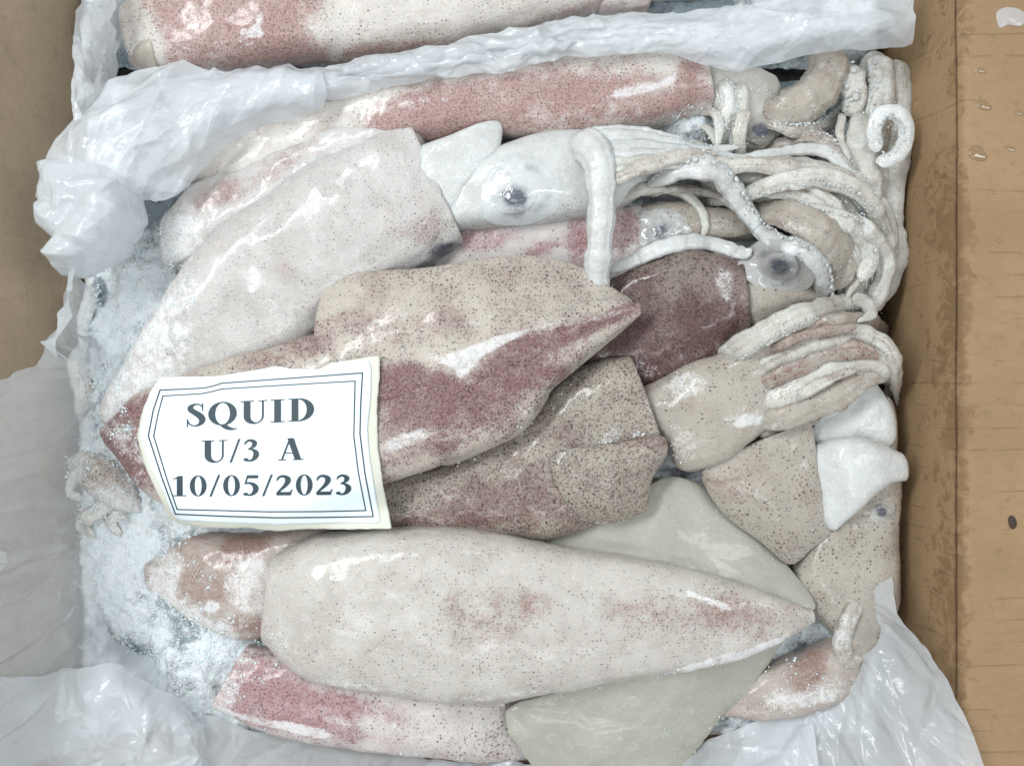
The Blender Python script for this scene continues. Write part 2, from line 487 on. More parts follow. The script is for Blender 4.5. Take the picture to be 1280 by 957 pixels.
# ------------------------------------------------------------------ builders of shapes
def loft(name, pairs, zc, th, parent, mat, paint, nl=110, na=64, p=2.9, amp=0.0019, freq=55, seed=0, open_end=False,
         open_start=False, cap0=0.35, cap1=0.35, crump=0.0, do_splat=True):
    """body through pairs of outline pixels; zc, th in mm (number or one per pair)"""
    n = len(pairs)
    zc = np.full(n, float(zc)) if np.isscalar(zc) else np.array(zc, float)
    th = np.full(n, float(th)) if np.isscalar(th) else np.array(th, float)
    Lp = W([q[0][0] for q in pairs], [q[0][1] for q in pairs], zc)
    Rp = W([q[1][0] for q in pairs], [q[1][1] for q in pairs], zc)
    ctr = (Lp + Rp) / 2
    if not crump: th = th * 0.9
    dat = np.hstack([ctr, (Rp - Lp)[:, :2] / 2, th[:, None] / 2000])
    D = cr(dat, nl)
    ax = np.gradient(D[:, :3], axis=0); ax /= np.linalg.norm(ax, axis=1)[:, None] + 1e-9
    rings = []           # (centre, half, hz, scale)
    def cap(end, k, sgn):
        out = []
        wid = np.linalg.norm(D[end, 3:5])
        for q in range(1, 8):
            t = q / 7 * math.pi / 2
            out.append((D[end, :3] + sgn * ax[end] * wid * k * math.sin(t), D[end, 3:5], D[end, 5], max(math.cos(t), 0.01)))
        return out
    def lip(end, sgn):
        a = ax[end] * sgn
        return [(D[end, :3] + a * d, D[end, 3:5], D[end, 5], s) for d, s in
                ((0.0012, 0.985), (0.0018, 0.95), (0.0012, 0.91), (-0.002, 0.88), (-0.010, 0.84), (-0.014, 0.6), (-0.015, 0.01))]
    if open_start: rings += lip(0, -1)[::-1]
    else: rings += cap(0, cap0, -1)[::-1]
    rings += [(D[i, :3], D[i, 3:5], D[i, 5], 1.0) for i in range(nl)]
    if open_end: rings += lip(-1, 1)
    else: rings += cap(-1, cap1, 1)
    t = np.linspace(0, 2 * math.pi, na, endpoint=False)
    cx = np.sign(np.cos(t)) * np.abs(np.cos(t)) ** (2 / p)
    cz = np.sign(np.sin(t)) * np.abs(np.sin(t)) ** (2 / p)
    V = []
    for c, h, hz, s in rings:
        V.append(np.stack([c[0] + h[0] * cx * s, c[1] + h[1] * cx * s, c[2] + hz * cz * s], -1))
    V = np.array(V)
    C = np.array([r[0] for r in rings])[:, None, :]
    dirn = V - C
    ln = np.linalg.norm(dirn, axis=2, keepdims=True) + 1e-9
    dsp = fbm(V * freq, 4, seed) * amp * 2 + fbm(V * freq * 0.35, 2, seed + 4) * amp * 3
    axm = (C[-1, 0] - C[0, 0]); axm /= np.linalg.norm(axm)
    al = (V @ axm)[..., None] * axm
    dsp = dsp + np.abs(fbm((V - al * 0.82) * 130, 3, seed + 7)) * -amp * 1.5      # lengthwise wrinkles
    if crump: dsp = dsp + (creases(V.reshape(-1, 3)[:, :2], 50, seed + 40, .02, .010) * crump).reshape(dsp.shape)
    V = V + dirn / ln * dsp[..., None] * np.clip(ln / 0.01, 0, 1)
    nr = len(rings)
    F = grid_faces(nr, na, True).tolist()
    F.append(list(range(na))[::-1]); F.append([(nr - 1) * na + j for j in range(na)])
    V = V.reshape(-1, 3)
    o = add_mesh(name, V, F, mat, parent, paint(V) if paint else None)
    if do_splat: splat(V)
    return o

def sheet(name, poly, zc, ze, parent, mat, paint, thick=4.0, ctr=None, nr=26, ns=150, amp=1.0, freq=70, seed=0, rag=0.0,
          drape=None, power=1.6, do_splat=True):
    """flap of skin with an outline of pixels; ze = height of the rim (number or per vertex), zc = height in the middle (mm)"""
    poly = np.array(poly, float)
    z = np.full(len(poly), float(ze)) if np.isscalar(ze) else np.array(ze, float)
    O = cr(np.hstack([poly, z[:, None]]), ns, True)
    c = np.array(ctr if ctr is not None else poly.mean(0), float)
    if rag:
        q = np.stack([O[:, 0] / 9, O[:, 1] / 9, 0 * O[:, 0]], -1)
        d = (O[:, :2] - c); d /= np.linalg.norm(d, axis=1)[:, None]
        O[:, :2] += d * (fbm(q, 4, seed)[:, None] * 2) * rag
    rr = np.sin(np.linspace(0, 1, nr) * math.pi / 2) ** 0.9
    rr[0] = 0.0004
    P = c + (O[None, :, :2] - c) * rr[:, None, None]
    Z = zc + (O[None, :, 2] - zc) * (rr[:, None] ** power)
    if drape is not None:
        M = blurred(filled(), 3)
        Z = np.maximum(Z, land(P[..., 0], P[..., 1], M) + drape)
        for _ in range(3):
            Z[1:-1] = (Z[:-2] + Z[1:-1] + Z[2:]) / 3
            Z = (np.roll(Z, 1, 1) + Z + np.roll(Z, -1, 1)) / 3
    top = W(P[..., 0], P[..., 1], Z)
    top[..., 2] += fbm(top * freq, 4, seed) * amp * 0.002
    e = np.sqrt(np.clip(1 - rr ** 8, 0, 1))[:, None]
    bot = top.copy(); bot[..., 2] -= thick * 0.001 * (0.5 + 0.5 * e)
    top[..., 2] -= thick * 0.001 * 0.5 * (1 - e)
    bot[-1] = top[-1]; bot[-1, :, 2] -= 0.0002
    V = np.vstack([top.reshape(-1, 3), bot.reshape(-1, 3)])
    Ft = grid_faces(nr, ns, True)
    nb = nr * ns
    F = Ft.tolist() + (Ft[:, ::-1] + nb).tolist()
    e0 = (nr - 1) * ns
    F += [[e0 + j, e0 + nb + j, e0 + nb + (j + 1) % ns, e0 + (j + 1) % ns] for j in range(ns)]
    o = add_mesh(name, V, F, mat, parent, paint(V) if paint else None)
    if do_splat: splat(V)
    return o

def tube(name, path, r, parent, mat, paint, z=None, lift=0.3, na=26, suckers=0, sside=1, amp=0.0011, seed=0, tip=True, flat=0.6, smat=None):
    """arm along pixels; r = radii in photo pixels (start, ..., end); z (mm per point) or laid on what is there"""
    path = np.array(path, float)
    r = np.interp(np.linspace(0, 1, len(path)), np.linspace(0, 1, len(r)), r)
    n = int(max(24, np.linalg.norm(np.diff(path, axis=0), axis=1).sum() / 2.4))
    if z is None:
        Q = cr(np.hstack([path, r[:, None]]), n)
        zz = land(Q[:, 0], Q[:, 1])
        zz = np.array([zz[max(0, i - 4):i + 5].max() for i in range(n)])
        zz = np.convolve(np.pad(zz, 9, mode='edge'), np.ones(19) / 19, 'valid')
        zz = zz + Q[:, 2] * 0.4 * lift
    else:
        Q = cr(np.hstack([path, r[:, None], np.array(z, float)[:, None]]), n)
        zz = Q[:, 3]
    C = W(Q[:, 0], Q[:, 1], zz)
    rad = Q[:, 2] * K
    s = np.linspace(0, 1, n)
    if tip: rad = rad * np.sqrt(np.clip(1 - ((s - 0.9) / 0.1).clip(0, 1) ** 2, 0.02, 1))
    rad = rad * np.sqrt(np.clip(1 - ((0.07 - s) / 0.07).clip(0, 1) ** 2, 0.03, 1))
    rad = rad * (1 + 0.5 * fbm(C * 110, 3, seed + 2))
    if z is None: C[:, 2] -= 0.017 * ((0.28 - s) / 0.28).clip(0, 1) ** 1.6
    T = np.gradient(C, axis=0); T /= np.linalg.norm(T, axis=1)[:, None] + 1e-9
    side = np.stack([-T[:, 1], T[:, 0], 0 * T[:, 0]], -1); side /= np.linalg.norm(side, axis=1)[:, None] + 1e-9
    up = np.cross(T, side)
    up *= np.sign(up[:, 2:3] + 1e-9)
    t = np.linspace(0, 2 * math.pi, na, endpoint=False)
    V = C[:, None] + rad[:, None, None] * (side[:, None] * np.cos(t)[None, :, None] + up[:, None] * np.sin(t)[None, :, None] * flat)
    d = V - C[:, None]
    V = V + d * (0.09 * np.cos(3 * t + seed) + 0.05 * np.cos(7 * t + seed * 2) + 0.03 * np.cos(11 * t))[None, :, None]
    V = V + d / (np.linalg.norm(d, axis=2, keepdims=True) + 1e-9) * (fbm(V * 160, 3, seed)[..., None] * amp * 2)
    F = grid_faces(n, na, True).tolist()
    F.append(list(range(na))[::-1]); F.append([(n - 1) * na + j for j in range(na)])
    V = V.reshape(-1, 3)
    pc_ = paint(V)
    tt = np.tile(t, n)
    st = np.clip(fbm(V * 90, 3, seed + 8) * 2.2 + 0.45, 0, 1)
    for ph in (0.75, 2.5, 1.5):
        w_ = np.exp(-((tt - ph - 0.2 * math.sin(seed)) / 0.16) ** 2)
        pc_[:, 1] += w_ * st * (0.55 if mat is not M_armw else 0.25)
    pc_[:, 2] += np.clip(fbm(V * 140, 3, seed + 12) * 1.6, 0, 0.4)
    o = add_mesh(name, V, F, mat, parent, pc_)
    splat(V)
    if suckers:
        sv, sf = [], []
        acc, k = 0.0, 0
        rg = np.random.default_rng(seed + 1)
        for i in range(2, n - 1):
            acc += np.linalg.norm(C[i] - C[i - 1])
            sr = rad[i] * suckers * rg.uniform(0.35, 0.95)
            if acc > sr * 1.15 and sr > 0.0002:
                acc = 0.0; k += 1
                a = 0.15 if k % 2 else 0.85
                ang = a + rg.uniform(-.3, .3)
                nrm = side[i] * sside * math.cos(ang) + up[i] * math.sin(ang)
                cc = C[i] + nrm * rad[i] * 0.93
                u_ = T[i]; w_ = np.cross(nrm, u_)
                b0 = len(sv)
                for (rr, hh) in ((1.0, -0.6), (1.05, 0.1), (0.75, 0.38), (0.35, 0.05)):
                    for q in range(7):
                        tt = q / 7 * 2 * math.pi
                        sv.append(cc + (u_ * math.cos(tt) + w_ * math.sin(tt)) * sr * rr + nrm * sr * hh)
                for e in range(3):
                    for q in range(7):
                        sf.append([b0 + e * 7 + q, b0 + e * 7 + (q + 1) % 7, b0 + e * 7 + 7 + (q + 1) % 7, b0 + e * 7 + 7 + q])
                sf.append([b0 + 21 + q for q in range(7)])
        if sv:
            sv = np.array(sv)
            pc = np.zeros((len(sv), 3)); pc[:, 2] = 0.25
            add_mesh('sucker_row', sv, sf, smat or M_armw, o, pc)
    return o

def creases(P, n, seed, length, width, bias=None):
    """straight finite creases with a sharp apex; P (n,2) in metres, result about -1..1"""
    rg = np.random.default_rng(seed)
    r = np.zeros(len(P))
    wob = np.stack([fbm(np.c_[P * 60, 0 * P[:, :1]], 2, seed), fbm(np.c_[P * 60, 0 * P[:, :1]], 2, seed + 4)], -1) * 0.006
    Q = P + wob
    for i in range(n):
        c = P[rg.integers(len(P))]
        an = rg.uniform(0, math.pi) if bias is None else math.radians(bias) + rg.normal(0, 0.45)
        l = length * rg.uniform(0.4, 1.6); w = width * rg.uniform(0.35, 1.5)
        d = Q - c
        u = d[:, 0] * math.cos(an) + d[:, 1] * math.sin(an)
        v = -d[:, 0] * math.sin(an) + d[:, 1] * math.cos(an)
        side = np.where(v > 0, v / w, -v / (w * rg.uniform(0.25, 1.0)))
        r += rg.choice([1, 1, -0.7]) * rg.uniform(0.3, 1.0) * np.exp(-(u / l) ** 2) * np.clip(1 - side, 0, 1) ** 1.25 * (w / width)
    return r

def patch(name, rows, parent, mat, nu=90, nv=90, crump=0.002, freq=35, seed=0, n=26, length=0.03, width=0.008, bias=None):
    """film through a net of (px, py, zmm)"""
    R = np.array([cr(np.array(r, float), nv) for r in rows])          # rows x nv x 3
    G = np.array([cr(R[:, j], nu) for j in range(nv)]).transpose(1, 0, 2)
    V = W(G[..., 0], G[..., 1], G[..., 2])
    du = np.gradient(V, axis=0); dv = np.gradient(V, axis=1)
    nrm = np.cross(du, dv); nrm /= np.linalg.norm(nrm, axis=2, keepdims=True) + 1e-9
    nrm *= np.sign(nrm[..., 2:3] + 1e-9)
    f = V.reshape(-1, 3)
    d = creases(f[:, :2], n, seed, length, width, bias) * crump + creases(f[:, :2], n * 2, seed + 50, length * .4, width * .4, bias) * crump * .35
    d = d + fbm(f * 22, 2, seed) * crump * 0.9
    V = V + nrm * d.reshape(nu, nv, 1)
    V[..., :2] += (np.stack([fbm(f * 70, 3, seed + 3), fbm(f * 70, 3, seed + 6)], -1) * 0.0022).reshape(nu, nv, 2)
    V = V.reshape(-1, 3)
    return add_mesh(name, V, grid_faces(nu, nv), mat, parent)

def eye(parent, px, py, r, pr, mat, seed=0, pup=(0, 0), strength=1.0, pbase=(0.05, 0.0, 0.1)):
    """low bulge of the head's skin with clouded dark pigment; the pupil is a smaller bulge on it"""
    nr, ns = 30, 56
    M = blurred(filled(), 5)
    ox, oy = pup
    def dome(cx, cy, rx, ry, h, sink, par, name, st, m):
        q = np.linspace(0.0004, 1, nr)[:, None]; a = np.linspace(0, 2 * math.pi, ns, endpoint=False)[None]
        nz = 1 + 0.5 * (vnoise(np.stack([np.cos(a) * 1.6 + seed, np.sin(a) * 1.6, 0 * a], -1)) - 0.5)
        x = cx + rx * q * nz * np.cos(a); y = cy + ry * q * nz * np.sin(a)
        z = land(x, y, M) + h * np.cos(q * math.pi / 2) ** 1.3 - sink * q
        v = W(x, y, z).reshape(-1, 3)
        v[:, 2] += fbm(v * 300, 3, seed) * 0.0006
        xx, yy = PX(v)
        wob = fbm(np.stack([xx / 9, yy / 9, 0 * xx + seed], -1), 2, seed) * 0.7
        d = np.hypot(xx - px - ox, (yy - py - oy) * 1.25) / pr + wob
        d2 = np.hypot(xx - px, (yy - py) * 1.15) / r
        ring = 0.55 * np.exp(-((d2 - 0.62) / 0.16) ** 2) * np.clip(fbm(np.stack([xx / 13, yy / 13, 0 * xx], -1), 2, seed + 3) * 2.5 + 0.3, 0, 1)
        dk = 0.95 * np.exp(-(np.clip(d, 0, 9) / 0.85) ** 2.4) * st + 0.75 * ring * st + 0.34 * np.exp(-(np.clip(d, 0, 9) / 1.9) ** 2)
        c = np.zeros((len(v), 4)); c[:, :3] = pbase; c[:, 3] = 1 - np.clip(dk, 0, 1)
        F = grid_faces(nr, ns, True)
        o = add_mesh(name, v, F, m, par, c)
        splat(v)
        return o
    e = dome(px, py, r, r * 0.82, 2.4, 0.5, parent, 'eye', strength, mat)
    M = blurred(filled(), 2)
    dome(px + ox, py + oy, pr * 1.5, pr * 1.25, 0.9, 0.35, e, 'pupil', strength, mat)
    return e

GRP = 'frozen squid in the box'
def squid(label, px, py, z):
    return thing('squid', label, 'squid', W(px, py, z), GRP)

# ------------------------------------------------------------------ the cardboard box and the table under it
tb = add_mesh('table', np.array([[-1.5, -1.5, -0.066], [1.5, -1.5, -0.066], [1.5, 1.5, -0.066], [-1.5, 1.5, -0.066]]), [[0, 1, 2, 3]],
              plain('steel_table', (0.42, 0.44, 0.46), 0.4), None, None, False)
tb['kind'] = 'structure'
box = thing('cardboard_box', 'brown corrugated cardboard box with its flaps folded open around the squid', 'box', (0, 0.05, -0.0645))
BX0, BX1, BY0, BY1, BT = -0.229, 0.2005, -0.212, 0.36, 0.004
def slab(name, prof, y0, y1, ny, axis, th, amp, seed, mat=M_kraft):
    """board: a profile (a, z) swept along the other axis, with thickness th downwards/outwards"""
    prof = cr(np.array(prof, float), 60)
    t = np.gradient(prof, axis=0); t /= np.linalg.norm(t, axis=1)[:, None]
    nn = np.stack([-t[:, 1], t[:, 0]], -1)
    ys = np.linspace(y0, y1, ny)
    out = []
    for off in (0.0, th):
        q = prof + nn * off
        g = np.zeros((len(q), ny, 3))
        if axis == 'y':
            g[..., 0] = q[:, None, 0]; g[..., 1] = ys[None]; g[..., 2] = q[:, None, 1]
        else:
            g[..., 1] = q[:, None, 0]; g[..., 0] = ys[None]; g[..., 2] = q[:, None, 1]
        w = fbm(g * 30, 3, seed) * amp + fbm(g * np.array([140, 60, 140]), 3, seed + 2) * amp * 0.35
        d3 = np.zeros_like(g)
        k = 0 if axis == 'y' else 1
        d3[..., k] = nn[:, None, 0] * w; d3[..., 2] = nn[:, None, 1] * w
        out.append(g + d3)
    n = len(prof) * ny
    V = np.vstack([out[0].reshape(-1, 3), out[1].reshape(-1, 3)])
    Ft = grid_faces(len(prof), ny)
    F = Ft.tolist() + (Ft[:, ::-1] + n).tolist()
    for j in range(ny - 1):
        for i in (0, len(prof) - 1):
            a = i * ny + j
            F.append([a, a + 1, a + 1 + n, a + n])
    for i in range(len(prof) - 1):
        for j in (0, ny - 1):
            a = i * ny + j
            F.append([a, a + ny, a + ny + n, a + n])
    return add_mesh(name, V, F, mat, box)
ZB = -0.060
# floor of the box
add_mesh('floor_panel', np.array([[x, y, z] for z in (ZB - 0.004, ZB) for x, y in ((BX0, BY0), (BX1, BY0), (BX1, BY1), (BX0, BY1))]),
         [[3, 2, 1, 0], [4, 5, 6, 7], [0, 1, 5, 4], [1, 2, 6, 5], [2, 3, 7, 6], [3, 0, 4, 7]], M_kraft, box, None, False)
# right wall, then the flap folded out of its top edge
slab('wall', [(BX1 - 0.003, ZB + 0.0005), (BX1 - 0.0022, -0.02), (BX1 + 0.0005, 0.005), (BX1 + 0.0055, 0.036)], BY0 + 0.005, BY1 - 0.005, 90, 'y', -0.004, 0.0016, 3)
slab('flap', [(BX1 + 0.0056, 0.0350), (BX1 + 0.0060, 0.0372), (BX1 + 0.0072, 0.0392), (BX1 + 0.0100, 0.0402), (BX1 + 0.03, 0.0395), (BX1 + 0.07, 0.0375), (BX1 + 0.14, 0.033)],
     BY0 + 0.005, BY1 - 0.005, 120, 'y', -0.004, 0.0016, 3)
# left wall and its flap, leaning up and outwards
slab('wall', [(BX0 + 0.004, ZB + 0.0005), (BX0 + 0.001, -0.02), (BX0 - 0.008, 0.02), (BX0 - 0.022, 0.06), (BX0 - 0.055, 0.12)], BY0 + 0.005, BY1 - 0.005, 160, 'y', 0.004, 0.0016, 7, M_kraft_lit)
slab('wall', [(BY0, ZB + 0.0005), (BY0, -0.02), (BY0, 0.01), (BY0, 0.036)], BX0, BX1, 60, 'x', 0.004, 0.001, 9)
slab('wall', [(BY1, ZB + 0.0005), (BY1, -0.02), (BY1, 0.01), (BY1, 0.036)], BX0, BX1, 60, 'x', -0.004, 0.001, 10)

# ------------------------------------------------------------------ the ice the squid are frozen into
def ice_block(label, x0, x1, y0, y1, fz, seed, blobs):
    nx, ny = int((x1 - x0) / 0.0013), int((y1 - y0) / 0.0013)
    X, Y = np.meshgrid(np.linspace(x0, x1, nx), np.linspace(y0, y1, ny), indexing='ij')
    P = np.stack([X, Y, 0 * X], -1)
    Z = fz(X, Y) + fbm(P * 45, 5, seed) * 0.014 + fbm(P * 190, 4, seed + 3) * 0.007 + np.abs(fbm(P * 420, 3, seed + 8)) * 0.007
    e = np.minimum.reduce([X - x0, x1 - X, Y - y0, y1 - Y])
    Z -= 0.02 * np.exp(-e / 0.004)
    # uneven sides
    jx = fbm(P * 120, 4, seed + 5) * 0.006 * np.exp(-e / 0.003)
    T = np.stack([X + jx, Y + jx, Z], -1)
    Bm = T.copy(); Bm[..., 2] = ZB + 0.0003
    V = np.vstack([T.reshape(-1, 3), Bm.reshape(-1, 3)[[0, ny - 1, (nx - 1) * ny, nx * ny - 1]]])
    F = grid_faces(nx, ny).tolist()
    n = nx * ny
    F.append([n, n + 1, n + 3, n + 2])
    F.append([n] + [i * ny for i in range(nx)] + [n + 2])
    F.append([n + 1] + [i * ny + ny - 1 for i in range(nx)] + [n + 3])
    F.append([n] + list(range(ny)) + [n + 1])
    F.append([n + 2] + [(nx - 1) * ny + j for j in range(ny)] + [n + 3])
    pa = painter((0.72, 0, 0), blobs)
    o = add_mesh('ice_block', V, F, M_frost, None, pa(V))
    tag(o, label, 'ice')
    splat(T.reshape(-1, 3))
    return o
def fz_low(X, Y):
    left = np.clip((-0.135 - X) / 0.05, 0, 1)
    px = 640 + X / K; py = 478.5 - Y / K
    z = -0.006 - 0.004 * left
    for bx, by, rx, ry, h in ((150, 430, 70, 110, .010), (120, 600, 60, 80, .009), (190, 740, 90, 70, .013), (240, 840, 70, 40, .010), (1030, 870, 70, 40, .006), (870, 160, 40, 30, .016)):
        z = z + h * np.exp(-((px - bx) / rx) ** 2 - ((py - by) / ry) ** 2)
    return z
ice_block('frosted white ice filling the gaps between the squid in front of the film', -0.224, 0.1905, -0.184, 0.158, fz_low, 1,
          [('r', 150, 400, 60, 70, 0, .3), ('r', 130, 700, 60, 90, 0, .3), ('r', 180, 560, 60, 40, 0, .2), ('r', 270, 830, 80, 40, 20, .15),
           ('r', 175, 260, 22, 20, 0, -.8), ('r', 125, 365, 10, 18, 0, -.8), ('r', 215, 250, 22, 12, 0, -.7), ('r', 230, 760, 25, 60, -10, -.35),
           ('r', 160, 815, 25, 14, 20, -.6), ('r', 100, 780, 30, 30, 0, -.3), ('r', 950, 105, 35, 22, 0, -.8), ('g', 150, 600, 60, 40, 0, .4)])
ice_block('dark frosted ice under the half hidden squid beyond the white film', -0.224, 0.1905, 0.166, 0.34, lambda X, Y: -0.006 + 0 * X, 6,
          [('r', 158, 45, 30, 60, 0, -.5), ('r', 850, 0, 60, 30, 0, -.6)])

# ------------------------------------------------------------------ squid
# --- beyond the film
s = squid('reddish squid with a white torn mark, half hidden beyond the white plastic film', 450, 20, 0)
loft('mantle', [((158, 10), (178, 84)), ((212, -40), (232, 93)), ((320, -80), (330, 87)), ((450, -95), (470, 70)), ((600, -95), (620, 44)),
                ((720, -80), (745, 16)), ((800, -55), (805, -8))], 6, [22, 40, 46, 46, 42, 32, 20], s, M_red,
     painter((.45, .12, 0), [('g', 300, 30, 120, 70, 0, 1.0), ('g', 470, 68, 130, 14, -14, .6), ('g', 680, 30, 90, 12, -20, .5), ('r', 300, 40, 130, 50, 0, .3),
                             ('g', 470, 10, 60, 30, 0, -.7), ('g', 560, 10, 90, 34, -10, -.9), ('g', 420, 30, 40, 25, -10, -.5), ('b', 315, 42, 16, 5, 10, .9),
                             ('b', 322, 30, 5, 14, 15, .9), ('b', 245, 34, 14, 4, 8, .8), ('b', 300, 50, 22, 4, 30, .5), ('b', 235, 60, 30, 6, 25, .4),
                             ('g', 180, 60, 22, 50, 0, -.7), ('b', 260, 88, 40, 4, 0, .5)]), seed=2)
sheet('fin', [(160, 75), (165, 45), (190, 12), (208, 5), (206, 50), (200, 92), (182, 90)], 20, 10, s, M_cream, painter((.25, .15, .1)), 4, seed=3)
s = squid('small pink squid stump at the film edge beyond the torn reddish squid', 790, -5, 0)
loft('mantle', [((745, -30), (752, 18)), ((775, -40), (778, 16)), ((804, -40), (806, 14))], 2, 26, s, M_pink, painter((.2, .4, .1)), nl=40, seed=8)
loft('head', [((806, -30), (806, 0)), ((850, -36), (850, -2)), ((960, -40), (960, -8))], 0, 22, s, M_arm, painter((.2, .1, .2)), nl=40, seed=9)

# --- B: long red squid under the film edge
sB = squid('long red speckled squid lying along the lower edge of the white film', 560, 150, -5)
loft('mantle', [((215, 195), (232, 226)), ((300, 156), (310, 235)), ((400, 118), (410, 205)), ((500, 101), (510, 185)), ((600, 88), (610, 178)),
                ((700, 74), (710, 174)), ((800, 62), (812, 160)), ((866, 57), (886, 138))], [4, 6, 7, 8, 8, 8, 8, 6], [18, 32, 40, 42, 42, 42, 40, 34], sB, M_red,
     painter((.35, .05, .05), [('g', 620, 130, 140, 45, -10, 1.0), ('g', 800, 120, 110, 40, -8, .6), ('g', 530, 150, 60, 30, 0, .5), ('g', 690, 140, 26, 16, 0, -.6),
                               ('r', 650, 130, 220, 50, -8, .35), ('g', 860, 90, 14, 40, 10, .6), ('g', 800, 85, 40, 12, -10, -.5), ('b', 800, 112, 45, 7, -14, .75),
                               ('b', 838, 100, 14, 6, -40, .7), ('g', 830, 130, 60, 14, -10, .4), ('b', 620, 95, 60, 5, -8, .4), ('b', 530, 128, 40, 8, -10, .35),
                               ('r', 360, 170, 130, 40, -20, -.1), ('g', 330, 180, 120, 40, -20, .1)]), seed=12, open_end=True)
loft('head', [((868, 72), (880, 130)), ((900, 78), (905, 180)), ((930, 85), (935, 190)), ((962, 95), (965, 180))], [2, 3, 3, 0], [26, 30, 28, 20], sB, M_arm,
     painter((.1, .05, .25), [('b', 870, 160, 50, 30, 0, .2)]), nl=50, seed=14)
eye(sB, 950, 164, 24, 12, M_arm, 4)
AP = painter((.25, .05, .08)); APw = painter((.05, 0, .25)); APb = painter((.35, .45, .02)); APf = painter((.1, .0, .45))
sheet('arm_web', [(1080, 72), (1112, 70), (1124, 110), (1122, 200), (1118, 300), (1108, 380), (1085, 380), (1060, 300), (1056, 180)], 6, -6, sB, M_arm, painter((.15, .02, .4)), 6, ctr=(1092, 220), seed=19, amp=3.0, freq=90)
tube('arm', [(895, 85), (912, 120), (908, 150), (902, 190)], (9, 11, 10, 7), sB, M_arm, APf, suckers=.3, seed=20, sside=1)
tube('arm', [(918, 88), (928, 120), (922, 160), (915, 190)], (8, 9, 9, 7), sB, M_arm, APf, suckers=.3, seed=21, sside=-1)
tube('arm', [(943, 128), (932, 140), (925, 165), (926, 190), (938, 200)], (6, 7, 8, 7, 5), sB, M_arm, AP, seed=22)
tube('arm', [(850, 172), (880, 185), (905, 190), (920, 180)], (5, 6, 5, 3), sB, M_arm, AP, seed=23)
tube('arm', [(1120, 75), (1121, 140), (1118, 210), (1112, 270), (1116, 330), (1104, 380)], (14, 17, 16, 15, 16, 10), sB, M_arm, APf, z=[-4, -2, -2, -4, -6, -10], seed=24)
tube('arm', [(1098, 70), (1100, 110), (1096, 150), (1094, 190)], (14, 16, 17, 14), sB, M_arm, APf, z=[2, 4, 4, 2], seed=25, suckers=.26, sside=-1)
tube('arm', [(1040, 60), (1034, 88), (1022, 112), (1000, 130), (972, 138), (947, 128)], (20, 22, 24, 24, 19, 6), sB, M_cream, painter((.3, 0, .05)), z=[10, 12, 13, 14, 13, 8], seed=26)
tube('arm', [(944, 130), (962, 152), (990, 163), (1022, 158), (1050, 142), (1072, 118)], (5, 7, 8, 9, 10, 9), sB, M_arm, painter((.3, .5, .05)), suckers=.32, sside=1, seed=27)
tube('arm', [(1078, 78), (1066, 100), (1070, 125), (1058, 145)], (14, 18, 16, 10), sB, M_arm, painter((.25, .12, .25)), suckers=.33, sside=-1, seed=28, lift=.8)
tube('arm', [(1100, 140), (1078, 165), (1074, 200), (1084, 232), (1092, 258)], (13, 20, 22, 18, 10), sB, M_arm, painter((.15, 0, .3)), seed=29, lift=.5)
tube('arm', [(1096, 190), (1092, 160), (1104, 141), (1122, 143), (1132, 162), (1128, 186), (1112, 200), (1094, 202)], (10, 9, 9, 9, 9, 9, 10, 8), sB, M_armw,
     painter((.05, 0, .4)), z=[16, 18, 19, 18, 16, 16, 17, 16], suckers=.34, sside=-1, seed=30)
tube('arm', [(935, 205), (965, 190), (1000, 184), (1035, 194), (1062, 222), (1076, 250)], (9, 12, 13, 14, 12, 7), sB, M_arm, APb, seed=31)
tube('arm', [(985, 172), (1020, 172), (1050, 190), (1068, 215)], (8, 9, 9, 6), sB, M_arm, APb, seed=32, suckers=.3)

for k_, (p_, r_) in enumerate([([(880, 190), (930, 200), (980, 196), (1040, 214)], 4), ([(900, 205), (960, 216), (1030, 236), (1080, 270)], 4), ([(905, 222), (950, 232), (1000, 250), (1050, 262)], 5),
                               ([(1050, 250), (1080, 268), (1100, 310), (1098, 350)], 5), ([(1060, 130), (1050, 165), (1062, 200)], 5), ([(960, 255), (1000, 262), (1046, 290), (1066, 330)], 5),
                               ([(1092, 230), (1110, 262), (1116, 300), (1104, 340)], 5), ([(870, 150), (890, 168), (900, 196)], 5), ([(880, 130), (898, 150), (896, 184)], 6)]):
    tube('arm', p_, (r_ * .7, r_, r_ * 1.1, r_ * .6), sB, M_arm, painter((.2, .15, .22)), seed=300 + k_)

sheet('arm_web', [(880, 200), (950, 190), (1035, 190), (1088, 240), (1110, 320), (1096, 380), (1050, 368), (1036, 312), (970, 272), (890, 250)], 7, 2, sB, M_arm, painter((.1, .05, .35)), 5, ctr=(1000, 240), seed=18, amp=4.0, freq=90)
T0 = np.array([(880, 200), (960, 190), (1030, 192), (1075, 226), (1100, 282), (1106, 345)], float)
T1 = np.array([(885, 250), (950, 262), (1005, 280), (1038, 312), (1050, 345), (1046, 378)], float)
rs_ = np.random.default_rng(5)
for k_, u_ in enumerate(np.linspace(0.03, 0.97, 12)[rs_.permutation(12)]):          # the tangle of arms
    q_ = T0 * (1 - u_) + T1 * u_ + rs_.normal(0, 5, T0.shape)
    tube('arm', q_[0 if k_ % 3 else 1:6 if k_ % 2 else 5], np.array((6, 8, 9, 8, 7, 4)) * rs_.uniform(.7, 1.15), sB, M_arm if k_ % 4 else M_armw,
         painter((.25, float(rs_.uniform(0, .35)), .12)), seed=500 + k_, lift=.1, suckers=.22 if k_ % 3 == 0 else 0, sside=-1 if k_ % 2 else 1)

